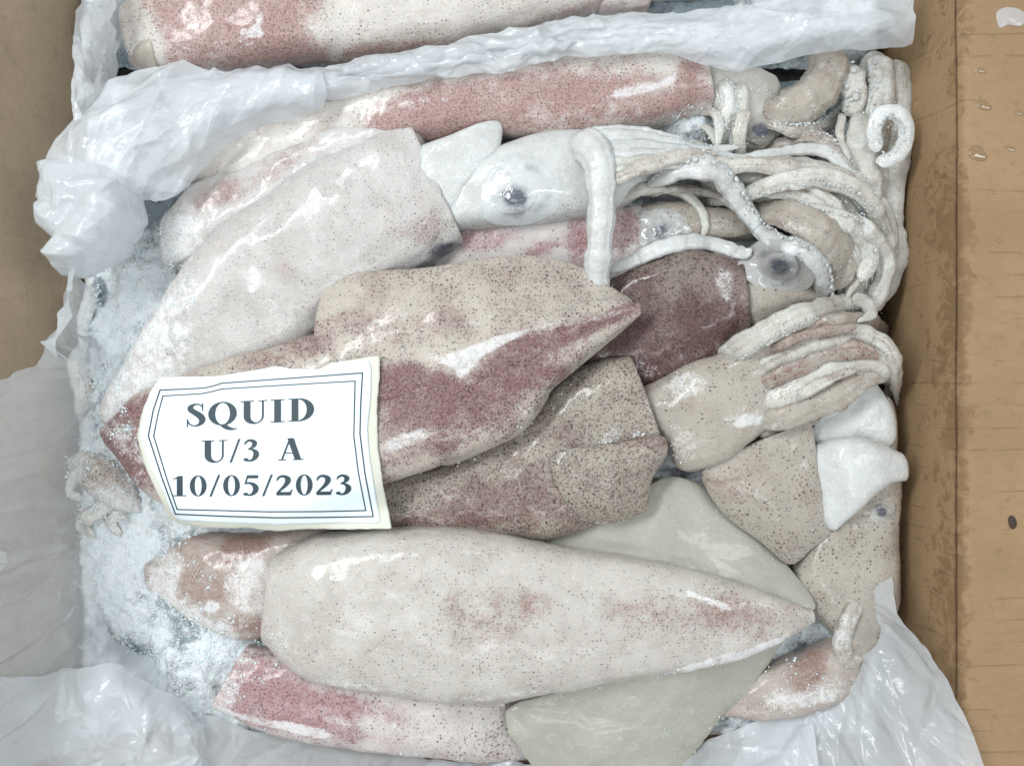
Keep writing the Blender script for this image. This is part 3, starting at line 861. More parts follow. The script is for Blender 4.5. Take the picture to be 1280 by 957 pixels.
# --- C2: pale pink squid below the big white one
s = squid('pale pink-streaked squid squeezed between the long red squid and the big white one', 340, 250, -8)
loft('mantle', [((208, 272), (214, 336)), ((250, 232), (262, 318)), ((330, 194), (350, 280)), ((420, 160), (440, 240)), ((512, 140), (530, 210))],
     [2, 4, 6, 8, 9], [18, 28, 36, 38, 36], s, M_white,
     painter((.15, .05, .1), [('g', 320, 222, 90, 14, -28, .55), ('g', 265, 240, 30, 14, -20, .35), ('r', 330, 225, 100, 30, -28, .3), ('b', 228, 300, 34, 45, 0, .6),
                              ('b', 420, 185, 70, 10, -22, .3)]), seed=40)

# --- F2: red and white squid low in the middle
s = squid('low red blotched squid with a clouded eye, crossed by the hanging white tentacle', 700, 310, -8)
sF2 = s
loft('mantle', [((530, 290), (552, 345)), ((620, 270), (640, 352)), ((720, 258), (735, 360)), ((795, 256), (800, 350))], [0, 2, 2, 2], [20, 26, 28, 26], s, M_pink,
     painter((.3, .1, .1), [('g', 600, 300, 60, 12, -8, .7), ('g', 680, 310, 26, 10, -20, .7), ('g', 725, 300, 22, 30, 0, .8), ('g', 770, 290, 26, 36, 0, .7), ('r', 770, 290, 30, 40, 0, .4)]),
     seed=44, open_end=True)
loft('head', [((778, 262), (776, 332)), ((830, 248), (832, 322)), ((895, 258), (892, 304)), ((965, 266), (962, 298))], [2, 4, 2, 0], [24, 26, 20, 14], s, M_cream,
     painter((.3, 0, .15)), nl=60, seed=45)
eye(s, 828, 288, 36, 12, M_eyeskin, 2, (-3, 2), pbase=(.2, 0, .4))

# --- C: the big white squid
s = squid('big white finely dotted squid with a clouded eye and one hanging tentacle', 400, 300, -4)
sC = s
loft('mantle', [((128, 512), (205, 560)), ((178, 425), (292, 512)), ((240, 325), (368, 450)), ((320, 254), (432, 398)), ((402, 196), (492, 356)), ((462, 162), (540, 332)),
                ((505, 147), (578, 308))], [4, 8, 10, 11, 12, 12, 12], [20, 34, 42, 44, 44, 42, 38], s, M_white,
     painter((.42, .02, 0), [('g', 520, 275, 40, 40, 0, .35), ('r', 540, 290, 40, 30, 0, .4), ('g', 370, 330, 50, 14, -30, .22), ('g', 465, 215, 16, 8, 0, .35),
                             ('r', 490, 270, 60, 70, 0, .15), ('b', 175, 470, 60, 90, 35, .6), ('b', 215, 370, 26, 60, 35, .45), ('r', 200, 450, 60, 80, 30, -.25), ('k', 556, 312, 22, 9, -12, .8), ('k', 600, 300, 40, 6, -10, .4)]), nl=150, na=72, seed=50, open_end=True, amp=.0018)  # k blobs paint the dark gap under the mantle rim into its skin
# collar flap at the mantle opening
sheet('collar', [(505, 190), (520, 182), (560, 168), (600, 152), (626, 152), (625, 182), (612, 200), (590, 225), (575, 262), (560, 285), (535, 262), (515, 225)],
      30, [26, 28, 29, 28, 25, 26, 27, 28, 24, 20, 24, 28], s, M_armw, painter((.0, 0, .15)), 6, ctr=(562, 212), seed=51, amp=1.6)
loft('head', [((545, 228), (556, 292)), ((580, 206), (586, 288)), ((640, 176), (655, 284)), ((700, 163), (712, 276)), ((760, 162), (768, 262)), ((815, 168), (822, 228)), ((862, 178), (866, 205))],
     [12, 13, 14, 13, 12, 10, 9], [26, 34, 38, 34, 28, 22, 12], s, M_armw,
     painter((.05, 0, .12), [('r', 670, 272, 90, 16, -8, .5), ('g', 650, 282, 90, 10, -6, .2)]), nl=110, seed=52, amp=.001)
eye(s, 650, 238, 54, 16, M_eyewhite, 7, (-7, 9))
tube('arm', [(700, 178), (770, 170), (830, 176), (880, 196), (908, 190)], (14, 13, 11, 8, 4), s, M_armw, APw, seed=54)
tube('arm', [(720, 205), (780, 196), (830, 193), (885, 188), (925, 184)], (13, 12, 9, 6, 4), s, M_armw, APw, seed=55)
for k_ in range(5):
    tube('arm', [(690, 180 + 13 * k_), (760, 172 + 12 * k_), (820, 176 + 8 * k_), (880, 190 + 3 * k_), (930 + 20 * k_, 196 + 4 * k_)], (8, 9, 7, 6, 3), s, M_armw if k_ < 3 else M_arm, painter((.05, .04 * k_, .12)), seed=540 + k_, lift=.05)
tube('arm', [(740, 225), (775, 222), (806, 208), (850, 196), (900, 190)], (9, 9, 8, 7, 4), s, M_arm, painter((.3, .35, .05)), seed=56)
tube('arm', [(760, 255), (800, 238), (845, 237), (872, 257), (881, 281), (876, 300)], (6, 7, 7, 6, 5, 3), s, M_arm, AP, seed=57)
tube('arm', [(806, 234), (850, 236), (898, 246), (938, 274), (962, 300)], (5, 5, 5, 5, 3), s, M_arm, APb, seed=58)
tube('arm', [(880, 206), (945, 206), (1005, 212), (1055, 222), (1080, 246)], (8, 11, 13, 12, 6), s, M_arm, painter((.4, .3, .03)), seed=59)
tube('arm', [(880, 248), (930, 241), (980, 227), (1030, 222), (1076, 240), (1098, 272), (1110, 305), (1100, 345)], (6, 9, 11, 12, 12, 11, 10, 6), s, M_arm, painter((.3, .08, .12)), seed=60, suckers=.22, sside=-1)
tube('arm', [(970, 246), (1022, 268), (1068, 284), (1086, 318), (1076, 352)], (8, 11, 12, 12, 8), s, M_arm, AP, seed=61, suckers=.25)
tube('arm', [(940, 262), (985, 270), (1030, 298), (1050, 332), (1042, 362)], (12, 18, 21, 20, 12), s, M_cream, painter((.35, 0, .1)), seed=62)
tube('arm', [(815, 224), (850, 210), (890, 212), (916, 238), (936, 270), (966, 300), (1004, 314), (1026, 340), (1027, 372), (1015, 392)], (7, 12, 14, 13, 11, 11, 12, 13, 12, 7), s, M_armw,
     painter((.1, 0, .25)), seed=63, suckers=.3, sside=1)
tube('tentacle', [(715, 172), (738, 184), (750, 208), (752, 255), (749, 310), (744, 368)], (16, 21, 19, 16, 15.5, 14), s, M_armw, painter((0, 0, .12)), z=[22, 30, 36, 36, 33, 22], seed=64, tip=False, flat=.6)
tube('arm', [(1062, 262), (1090, 290), (1108, 330), (1096, 372), (1078, 392)], (9, 11, 12, 11, 6), s, M_arm, APf, seed=65)

# --- F: maroon squid at the right of the middle
s = squid('dark maroon squid with a torn mantle rim and a blue-black eye', 880, 390, -8)
loft('mantle', [((728, 362), (760, 486)), ((795, 330), (815, 482)), ((850, 310), (868, 466)), ((918, 322), (928, 424))], [0, 4, 6, 6], [26, 32, 34, 30], s, M_dark,
     painter((.9, .28, 0), [('g', 890, 400, 44, 30, 20, .7), ('g', 820, 440, 80, 36, 0, .6), ('g', 800, 380, 40, 40, 0, .4), ('g', 850, 330, 50, 16, 0, -.3), ('b', 800, 460, 30, 10, 20, .4), ('b', 906, 352, 12, 24, -12, .55)]), seed=70, open_end=True)
loft('head', [((912, 330), (922, 420)), ((950, 306), (956, 410)), ((996, 306), (1008, 390)), ((1036, 335), (1034, 378))], [4, 6, 6, 4], [26, 30, 28, 20], s, M_cream,
     painter((.45, .05, .02), [('b', 950, 325, 20, 20, 0, .2)]), nl=60, seed=72)
eye(s, 975, 332, 44, 14, M_eyeskin, 9, (0, 0), pbase=(.3, .03, .25))
tube('arm', [(765, 334), (800, 322), (834, 308), (876, 302), (925, 316), (940, 312)], (4, 8, 9, 9, 8, 6), sF2, M_armw, painter((0, 0, .2)), seed=74)

# --- lower right: flap with white inner side, J and K
s = squid('spotted grey squid with a curled white arm tip, wedged beside the pointed tail', 1060, 730, -10)
loft('mantle', [((1030, 610), (1124, 600)), ((1010, 665), (1120, 660)), ((992, 712), (1119, 715)), ((1008, 755), (1114, 770)), ((1042, 795), (1100, 800)), ((1056, 822), (1082, 824))], [0, 0, 0, -1, -2, -4], [26, 30, 30, 27, 22, 14], s, M_cream,
     painter((.6, .08, .02), [('b', 1090, 640, 18, 20, 0, .3), ('r', 1100, 780, 30, 60, 0, -.4)]), nl=70, seed=80)
eye(s, 1103, 640, 18, 8, M_arm, 12)
tube('arm', [(1088, 738), (1068, 760), (1055, 788), (1052, 812), (1062, 826), (1080, 822)], (7, 10, 12, 12, 11, 7), s, M_cream, painter((.2, .1, .38)), seed=82, lift=.0)
s = squid('frost-crusted reddish squid tail poking out from under the broad pale fin', 970, 850, -12)
loft('mantle', [((900, 880), (905, 896)), ((945, 838), (955, 898)), ((1000, 815), (1015, 888)), ((1055, 790), (1070, 860))], [-2, 0, 0, -4], [10, 22, 24, 20], s, M_tan,
     painter((.3, .2, .25), [('g', 1005, 845, 20, 30, 20, .8), ('g', 1020, 830, 16, 20, 0, .5), ('b', 1010, 870, 60, 14, -10, .4)]), nl=60, seed=84)

# --- G's fins lie low, then H, then G
sG = squid('smooth pale squid with a pointed tail and two broad translucent fins', 670, 770, -2)
sH = squid('pink-red squid partly under the smooth pale squid, against the clear liner', 480, 890, -12)
loft('mantle', [((318, 800), (268, 886)), ((370, 810), (345, 916)), ((450, 830), (448, 934)), ((560, 846), (558, 946)), ((640, 858), (635, 952)), ((720, 870), (715, 945))],
     [0, 1, 1, -1, -7, -16], [26, 34, 36, 32, 24, 14], sH, M_pink,
     painter((.55, .25, 0), [('g', 340, 865, 90, 40, 10, .75), ('g', 430, 880, 90, 14, 12, .45), ('g', 420, 915, 80, 10, 10, .35), ('b', 385, 912, 36, 6, 14, .8),
                             ('b', 330, 902, 60, 5, 14, .6), ('b', 282, 870, 16, 36, 20, .6), ('g', 580, 900, 60, 30, 0, -.35), ('b', 560, 905, 60, 4, 12, .4), ('r', 620, 925, 50, 20, 0, .3)]), seed=90, open_start=True)
sheet('fin', [(645, 880), (760, 852), (880, 828), (978, 792), (968, 822), (938, 862), (905, 897), (868, 945), (842, 985), (760, 992), (692, 985), (655, 945), (634, 908)], 14,
      [9, 18, 20, 18, 10, 6, 4, 4, 4, 4, 6, 8, 9], sG, M_fin, painter((.0, 0, .05), [('b', 740, 930, 60, 30, 0, .12)]), 4, ctr=(800, 905), seed=91, amp=1.6, drape=.5, rag=3)
s = squid('tan squid half buried in frost at the blunt end of the smooth pale squid', 270, 730, -12)
loft('mantle', [((188, 700), (202, 758)), ((250, 668), (262, 786)), ((320, 664), (318, 800)), ((400, 650), (395, 770))], [-4, -2, 0, 0], [16, 26, 30, 28], s, M_tan,
     painter((.35, .3, .1), [('g', 240, 720, 50, 36, 0, .35), ('g', 310, 680, 30, 14, -20, .8), ('b', 300, 720, 24, 36, 10, .25), ('g', 305, 780, 24, 10, 0, .6), ('b', 265, 758, 9, 6, 0, .9),
                             ('b', 205, 730, 26, 60, 0, .6), ('b', 240, 780, 60, 22, 20, .6), ('b', 230, 775, 60, 12, 20, .3), ('b', 320, 735, 34, 40, -30, .35), ('g', 300, 700, 20, 30, 20, .3)]), nl=70, seed=95)

# --- E: spotted squid under D with its head and arms by the right wall
sE = squid('brown spotted squid with a square fin flap and folded arms by the cardboard', 800, 560, -4)
loft('mantle', [((440, 600), (455, 662)), ((560, 575), (566, 670)), ((640, 530), (642, 672)), ((700, 478), (712, 668)), ((742, 452), (775, 636)), ((782, 446), (828, 574))],
     [6, 8, 9, 10, 11, 12], [22, 28, 32, 34, 34, 30], sE, M_brown,
     painter((1.0, .16, .0), [('g', 660, 620, 80, 40, 0, .5), ('g', 590, 625, 60, 30, 0, .3), ('g', 560, 650, 70, 12, 0, .45), ('g', 700, 545, 30, 14, 0, .45), ('g', 800, 555, 30, 14, 0, .5),
                             ('b', 770, 545, 34, 7, -10, .6), ('b', 700, 500, 22, 12, -30, .3), ('r', 520, 610, 30, 20, 0, .2), ('b', 510, 590, 60, 6, -15, .35), ('g', 840, 560, 20, 20, 0, .5)]),
     nl=120, seed=100, open_end=True)
sheet('fin', [(688, 582), (700, 564), (735, 558), (775, 553), (812, 546), (833, 548), (834, 570), (816, 598), (808, 638), (780, 652), (745, 655), (718, 640), (698, 612)], 33,
      [29, 30, 31, 31, 30, 28, 26, 25, 24, 22, 22, 24, 27], sE, M_brown, painter((1.0, .1, 0), [('g', 750, 600, 30, 24, 0, .22), ('b', 740, 656, 50, 5, 0, .5), ('g', 815, 552, 30, 8, 0, .6)]),
      3.5, ctr=(765, 602), seed=101, drape=1.2, rag=1.5)
loft('head', [((800, 486), (832, 556)), ((846, 462), (852, 588)), ((893, 444), (902, 580)), ((930, 420), (946, 546)), ((968, 398), (990, 530)), ((1025, 392), (1045, 505)), ((1078, 400), (1092, 470))], [8, 10, 12, 12, 11, 9, 6], [26, 34, 34, 33, 30, 24, 14], sE, M_cream,
     painter((.35, .05, .05), [('b', 860, 480, 30, 20, -20, .5), ('r', 930, 470, 50, 50, 0, .2), ('b', 850, 560, 26, 20, 0, .35), ('b', 935, 525, 24, 10, -10, .7), ('g', 880, 500, 24, 20, 0, .2)]), nl=80, seed=102)
tube('arm', [(935, 520), (975, 512), (1020, 488), (1065, 460), (1104, 448), (1112, 475)], (24, 30, 31, 29, 24, 10), sE, M_cream, painter((.25, .18, .1)), z=[14, 17, 18, 17, 14, 6], seed=103)
for k_, (p_, r_, pt_) in enumerate([
        ([(935, 528), (985, 520), (1040, 496), (1085, 470), (1108, 474)], (10, 15, 15, 13, 7), (.25, .1, .1)),
        ([(930, 508), (985, 492), (1035, 464), (1080, 450), (1108, 462), (1116, 500), (1116, 540)], (12, 17, 16, 14, 12, 10, 6), (.25, .2, .05)),
        ([(928, 490), (975, 468), (1022, 444), (1070, 436), (1100, 446)], (9, 12, 13, 11, 6), (.4, .35, 0)),
        ([(922, 480), (965, 452), (1015, 428), (1068, 418), (1102, 430), (1118, 460), (1121, 505)], (10, 12, 12, 11, 11, 10, 6), (.3, .3, .05)),
        ([(915, 462), (955, 432), (1010, 410), (1060, 400), (1092, 402), (1114, 420)], (11, 13, 12, 10, 9, 6), (.25, .25, .08)),
        ([(905, 452), (945, 424), (1000, 396), (1050, 382), (1078, 378), (1088, 392), (1070, 402)], (12, 15, 14, 12, 9, 7, 4), (.3, .12, .15)),
        ([(955, 440), (1000, 420), (1040, 412), (1072, 408)], (5, 6, 6, 4), (.2, .4, .05)),
        ([(985, 505), (1030, 478), (1070, 462)], (5, 6, 4), (.3, .5, .05))]):
    tube('arm', p_, r_, sE, M_arm if k_ % 2 else M_cream, painter(pt_), seed=104 + k_ * 3, lift=.35, suckers=.2 if k_ == 5 else 0, sside=-1)
s = squid('squid with a pointed white funnel and a dotted cream flap by the cardboard', 1030, 600, -8)
loft('mantle', [((900, 560), (905, 620)), ((960, 520), (965, 660)), ((1030, 500), (1035, 650)), ((1100, 490), (1105, 600))], 0, [16, 22, 24, 22], s, M_cream, painter((.2, 0, .2)), nl=50, seed=110)
sheet('collar', [(1012, 548), (1040, 512), (1075, 488), (1095, 478), (1118, 510), (1122, 545), (1108, 562), (1070, 560), (1035, 580)], 16, 11, s, M_armw, painter((.0, 0, .15)), 5, seed=111, drape=.5, amp=1.6)
sheet('flap', [(878, 594), (905, 574), (945, 553), (985, 538), (1013, 527), (1021, 558), (1028, 605), (1041, 662), (1015, 688), (988, 706), (952, 678), (905, 642)], 22,
      [16, 19, 20, 21, 21, 21, 20, 15, 13, 12, 13, 14], s, M_cream, painter((.62, .12, 0), [('g', 920, 600, 40, 24, -20, .35), ('g', 1010, 620, 20, 30, 0, .12)]), 4, ctr=(965, 615), seed=112, drape=1.0)
loft('funnel', [((1018, 556), (1044, 664)), ((1045, 546), (1068, 642)), ((1075, 544), (1092, 620)), ((1100, 550), (1112, 606)), ((1122, 562), (1126, 602))], [14, 17, 17, 15, 13], [16, 24, 24, 20, 15], s, M_armw,
     painter((.12, 0, .05)), nl=70, cap1=.6, seed=113, amp=.001)

# --- G: upper fin and mantle
sheet('fin', [(680, 680), (750, 645), (800, 615), (835, 596), (872, 604), (900, 628), (945, 668), (990, 712), (1020, 762), (950, 760), (850, 735), (750, 705)], 15,
      [8, 12, 12, 8, 8, 8, 8, 8, 14, 18, 18, 14], sG, M_fin, painter((0, 0, .06), [('b', 880, 660, 60, 30, 20, .12)]), 4, ctr=(870, 690), seed=115, amp=.8)
loft('mantle', [((346, 690), (331, 806)), ((400, 668), (382, 846)), ((500, 660), (480, 867)), ((600, 665), (592, 877)), ((700, 680), (702, 864)), ((800, 698), (802, 844)), ((900, 722), (902, 828)),
                ((972, 745), (976, 800)), ((1014, 761), (1016, 777))], [12, 15, 18, 19, 20, 20, 19, 17, 14], [26, 36, 42, 42, 40, 34, 28, 18, 8], sG, M_pale,
     painter((.42, .08, 0), [('g', 600, 770, 50, 40, 10, .4), ('r', 600, 770, 60, 46, 10, .3), ('g', 670, 755, 24, 16, 0, .4), ('g', 800, 765, 30, 24, 0, .35), ('g', 920, 768, 70, 22, 0, .42), ('g', 850, 780, 130, 40, 0, .12),
                             ('r', 880, 770, 120, 30, 0, .35), ('b', 880, 748, 40, 5, 22, .8), ('b', 900, 824, 80, 5, -16, .7), ('b', 430, 855, 90, 6, 8, .5), ('b', 650, 868, 120, 5, -3, .45),
                             ('b', 960, 806, 40, 5, -25, .6), ('r', 420, 740, 90, 60, 0, -.12), ('b', 350, 800, 14, 30, 0, .3)]), nl=150, na=72, seed=120, cap0=.12, amp=.0013)

# --- D: spotted squid on top, under the sticker
DP = painter((.72, .2, 0), [('g', 530, 490, 80, 34, 5, 1.0), ('g', 560, 530, 110, 30, -20, .4), ('g', 650, 455, 60, 34, -20, .85), ('g', 730, 408, 90, 11, -18, .85), ('g', 390, 425, 90, 18, -20, .4),
                            ('g', 170, 550, 60, 60, 0, .9), ('b', 575, 452, 26, 9, 10, .9), ('b', 605, 436, 40, 9, -25, .85), ('b', 578, 466, 9, 10, 0, .8), ('b', 545, 448, 26, 6, 20, .6),
                            ('b', 505, 550, 34, 9, -20, .7), ('b', 740, 398, 50, 5, -12, .5), ('b', 640, 420, 90, 4, -18, .5), ('b', 600, 400, 90, 5, -8, .3), ('b', 155, 545, 34, 24, 30, .55), ('b', 190, 610, 30, 30, 0, .4),
                            ('g', 560, 560, 80, 12, -15, .2), ('r', 640, 500, 80, 50, -20, .2), ('r', 530, 345, 30, 14, 0, .2), ('g', 540, 405, 40, 14, -20, .3), ('r', 470, 380, 90, 30, 0, -.2)])
sD = squid('brown and maroon spotted squid on top of the pile, carrying the sticker', 480, 520, 8)
loft('mantle', [((128, 535), (140, 562)), ((170, 496), (190, 622)), ((240, 462), (262, 650)), ((330, 436), (350, 645)), ((410, 420), (425, 622)), ((490, 420), (492, 600)), ((570, 412), (575, 574)),
                ((640, 396), (648, 540)), ((700, 384), (702, 470)), ((760, 374), (756, 428)), ((800, 379), (798, 396))], [14, 18, 22, 24, 26, 27, 28, 29, 30, 30, 29], [10, 24, 32, 36, 38, 38, 36, 32, 24, 15, 7], sD, M_spot,
     DP, nl=150, na=72, seed=130, cap1=.5)
sheet('fin', [(392, 408), (400, 370), (412, 350), (428, 339), (470, 337), (520, 335), (580, 326), (640, 318), (690, 322), (728, 334), (765, 358), (794, 380), (760, 396), (715, 418), (650, 458), (575, 484),
              (500, 498), (430, 500), (395, 470)], 43.5,
      [36, 31, 28, 28, 30, 32, 32, 30, 28, 27, 28, 31, 36, 41, 44, 45.5, 45.5, 45, 42], sD, M_spot, DP,
      5, ctr=(540, 415), seed=131, amp=1.8, freq=45, drape=.1)
sheet('fin', [(800, 392), (770, 420), (735, 444), (695, 474), (684, 500), (660, 532), (610, 562), (560, 582), (545, 570), (600, 540), (650, 505), (690, 455), (740, 415)], 34,
      [29, 27, 26, 25, 25, 24, 23, 22, 28, 34, 36, 36, 34], sD, M_spot, DP, 4, ctr=(668, 505), seed=132, drape=.25)

# --- left: bits showing through the frost
s = squid('small frost-covered squid head with brown dots between sticker and clear liner', 115, 600, -14)
loft('head', [((88, 570), (98, 600)), ((110, 560), (120, 620)), ((140, 570), (150, 640)), ((165, 590), (175, 640))], [-8, -4, -4, -6], [10, 20, 20, 14], s, M_tan,
     painter((.5, .0, .55), [('r', 125, 590, 18, 14, 0, .5), ('b', 125, 590, 18, 14, 0, -.4), ('b', 130, 630, 40, 16, 0, .3)]), nl=40, seed=140)
tube('arm', [(84, 580), (92, 596), (88, 614), (104, 625)], (5, 6, 6, 3), s, M_arm, APf, seed=141)
tube('arm', [(150, 628), (120, 640), (104, 655), (120, 672)], (7, 9, 9, 4), s, M_arm, APf, seed=142)
tube('arm', [(160, 640), (140, 650), (150, 668)], (6, 7, 4), s, M_arm, APf, seed=143)
s = squid('pale squid arms showing through the frost below the knotted film', 105, 420, -16)
tube('arm', [(110, 345), (112, 370), (104, 400), (104, 440)], (6, 8, 9, 6), s, M_armw, APf, seed=145)
tube('arm', [(100, 420), (96, 455), (104, 490), (98, 520)], (8, 11, 11, 6), s, M_arm, painter((.1, .1, .3)), seed=146)

# ------------------------------------------------------------------ the printed sticker
def label():
    root = thing('sticker', 'white printed sticker reading SQUID U/3 A 10/05/2023 with torn cream backing', 'sticker', W(330, 555, 44))
    def zpx(q): return 160 + np.asarray(q, float)[..., 0] * 0.26646, 430 + np.asarray(q, float)[..., 1] * 0.26646
    # resting surface: smooth upper envelope of the pile
    M = filled()
    M = np.maximum(M, 0.0)
    for _ in range(5):
        M = np.maximum.reduce([M, np.roll(M, 1, 0), np.roll(M, -1, 0), np.roll(M, 1, 1), np.roll(M, -1, 1)])
    M = blurred(M, 26)
    base = lambda px, py: land(px, py, M)
    # lift so that nothing pokes through
    gx, gy = np.meshgrid(np.linspace(175, 486, 60), np.linspace(448, 660, 50))
    lift = max(0.0, float((land(gx, gy) - base(gx, gy)).max())) + 0.4
    lift = min(lift, 6.0)
    def zs(px, py):
        curl = 3.0 * np.clip((np.asarray(px) - 452) / 36, 0, 1) ** 2
        wav = 0.8 * np.sin(np.asarray(px) / 34.0 + np.asarray(py) / 60.0)
        return base(px, py) + lift + curl + wav
    def flat(name, poly, off, mat, parent, ctr, rag, seed, thick=0.15):
        poly = np.array(poly, float)
        x, y = zpx(poly)
        d = []                                   # straight-sided resample
        n = len(poly)
        for i in range(n):
            a = np.array([x[i], y[i]]); b = np.array([x[(i + 1) % n], y[(i + 1) % n]])
            m = max(2, int(np.linalg.norm(b - a) / 2))
            for k in range(m): d.append(a + (b - a) * k / m)
        O = np.array(d)
        cx, cy = zpx(np.array(ctr, float))
        c = np.array([cx, cy])
        dr = O - c; dr /= np.linalg.norm(dr, axis=1)[:, None]
        rg = fbm(np.stack([O[:, 0] / 6, O[:, 1] / 6, 0 * O[:, 0]], -1), 4, seed)
        O = O + dr * rg[:, None] * rag
        for _ in range(2): O = (np.roll(O, 1, 0) + 2 * O + np.roll(O, -1, 0)) / 4
        nr, ns = 46, len(O)
        rr = np.linspace(0.0004, 1, nr)
        P = c + (O[None] - c) * rr[:, None, None]
        Z = zs(P[..., 0], P[..., 1]) + off
        T = W(P[..., 0], P[..., 1], Z); Bt = W(P[..., 0], P[..., 1], Z - thick)
        V = np.vstack([T.reshape(-1, 3), Bt.reshape(-1, 3)])
        Ft = grid_faces(nr, ns, True); nb = nr * ns; e0 = (nr - 1) * ns
        F = Ft.tolist() + (Ft[:, ::-1] + nb).tolist()
        F += [[e0 + j, e0 + nb + j, e0 + nb + (j + 1) % ns, e0 + (j + 1) % ns] for j in range(ns)]
        return add_mesh(name, V, F, mat, parent)
    flat('backing', [(150, 158), (420, 154), (680, 110), (900, 120), (955, 88), (1060, 70), (1180, 52), (1182, 150), (1168, 300), (1172, 480), (1195, 650), (1238, 865), (1040, 868), (850, 866), (700, 878), (560, 862),
                     (400, 862), (250, 845), (190, 815), (150, 720), (90, 600), (42, 440), (60, 330), (100, 225)], 0, M_back, root, (640, 470), 3.0, 4)
    face = flat('printed_face', [(150, 155), (420, 150), (560, 128), (690, 103), (780, 118), (900, 116), (955, 86), (1060, 80), (1128, 76), (1140, 110), (1138, 250), (1122, 400), (1132, 520), (1160, 700), (1184, 828), (1170, 838), (1000, 835),
                           (700, 845), (480, 838), (240, 826), (205, 790), (165, 690), (110, 590), (56, 440), (75, 300), (110, 215)], 0.55, M_paper, root, (640, 470), 2.0, 5)
    face['label'] = 'white printed face'
    kz = [0.72]
    def strips(name, strs, parent):
        """strs: list of (outer pts, inner pts) in sticker coordinates"""
        V, F = [], []
        for a, b in strs:
            a = np.array(a, float); b = np.array(b, float)
            # finer along the strip so that it follows the paper
            m = max(len(a), 2)
            s = len(V)
            kz[0] += 0.002
            for pa, pb in zip(a, b):
                for q in (pa, pb):
                    x, y = zpx(q)
                    V.append((float(x), float(y), kz[0]))
            for i in range(m - 1):
                F.append([s + 2 * i, s + 2 * i + 1, s + 2 * i + 3, s + 2 * i + 2])
        V = np.array(V)
        Vw = W(V[:, 0], V[:, 1], zs(V[:, 0], V[:, 1]) + V[:, 2])
        return add_mesh(name, Vw, F, M_ink, parent, None, False)
    # border rules
    def rule(poly, w):
        poly = np.array(poly, float)
        out = []
        n = len(poly)
        for i in range(n):
            a, b = poly[i], poly[(i + 1) % n]
            d = (b - a) / np.linalg.norm(b - a)
            nn = np.array([-d[1], d[0]])
            m = max(2, int(np.linalg.norm(b - a) / 12))
            t = np.linspace(0, 1, m)[:, None]
            c = (a - d * w * 0.4) + (b - a + d * w * 0.8) * t
            out.append((c + nn * w / 2, c - nn * w / 2))
        return out
    strips('border_rule', rule([(150, 215), (260, 211), (360, 205), (400, 196), (440, 183), (760, 160), (1100, 135), (1092, 270), (1088, 420), (1112, 610), (1150, 808), (920, 812), (700, 814), (460, 807), (222, 797), (160, 630), (95, 430), (118, 310)], 6.2), face)
    strips('border_rule', rule([(163, 243), (260, 237), (345, 232), (395, 222), (440, 210), (750, 191), (1065, 173), (1062, 300), (1059, 430), (1080, 600), (1115, 780), (900, 785), (660, 786), (440, 780), (230, 775), (178, 620), (120, 430), (140, 330)], 5.4), face)
    # ---- bold serif letters, unit = cap height, y up
    def ell(cx, cy, rx, ry, a0, a1, n=28):
        t = np.radians(np.linspace(a0, a1, n))
        return np.stack([cx + rx * np.cos(t), cy + ry * np.sin(t)], -1)
    def bar(x0, y0, x1, y1, n=6):                     # rectangle
        xs = np.linspace(x0, x1, n)
        return (np.stack([xs, 0 * xs + y0], -1), np.stack([xs, 0 * xs + y1], -1))
    def stem(x0, x1, y0, y1, n=8):
        ys = np.linspace(y0, y1, n)
        return (np.stack([0 * ys + x0, ys], -1), np.stack([0 * ys + x1, ys], -1))
    def diag(x0, y0, x1, y1, w, n=8):                 # slanted stem with horizontal width w
        t = np.linspace(0, 1, n)
        c = np.stack([x0 + (x1 - x0) * t, y0 + (y1 - y0) * t], -1)
        return (c - [w / 2, 0], c + [w / 2, 0])
    def spine(pts, n=30):
        q = cr(np.array(pts, float), n)
        t = np.gradient(q[:, :2], axis=0); t /= np.linalg.norm(t, axis=1)[:, None]
        nn = np.stack([-t[:, 1], t[:, 0]], -1)
        return (q[:, :2] + nn * q[:, 2:3] / 2, q[:, :2] - nn * q[:, 2:3] / 2)
    s_ = 0.045
    def ball(cx, cy, r):
        return (ell(cx, cy, r, r, 90, 270, 10), ell(cx, cy, r, r, 90, -90, 10))
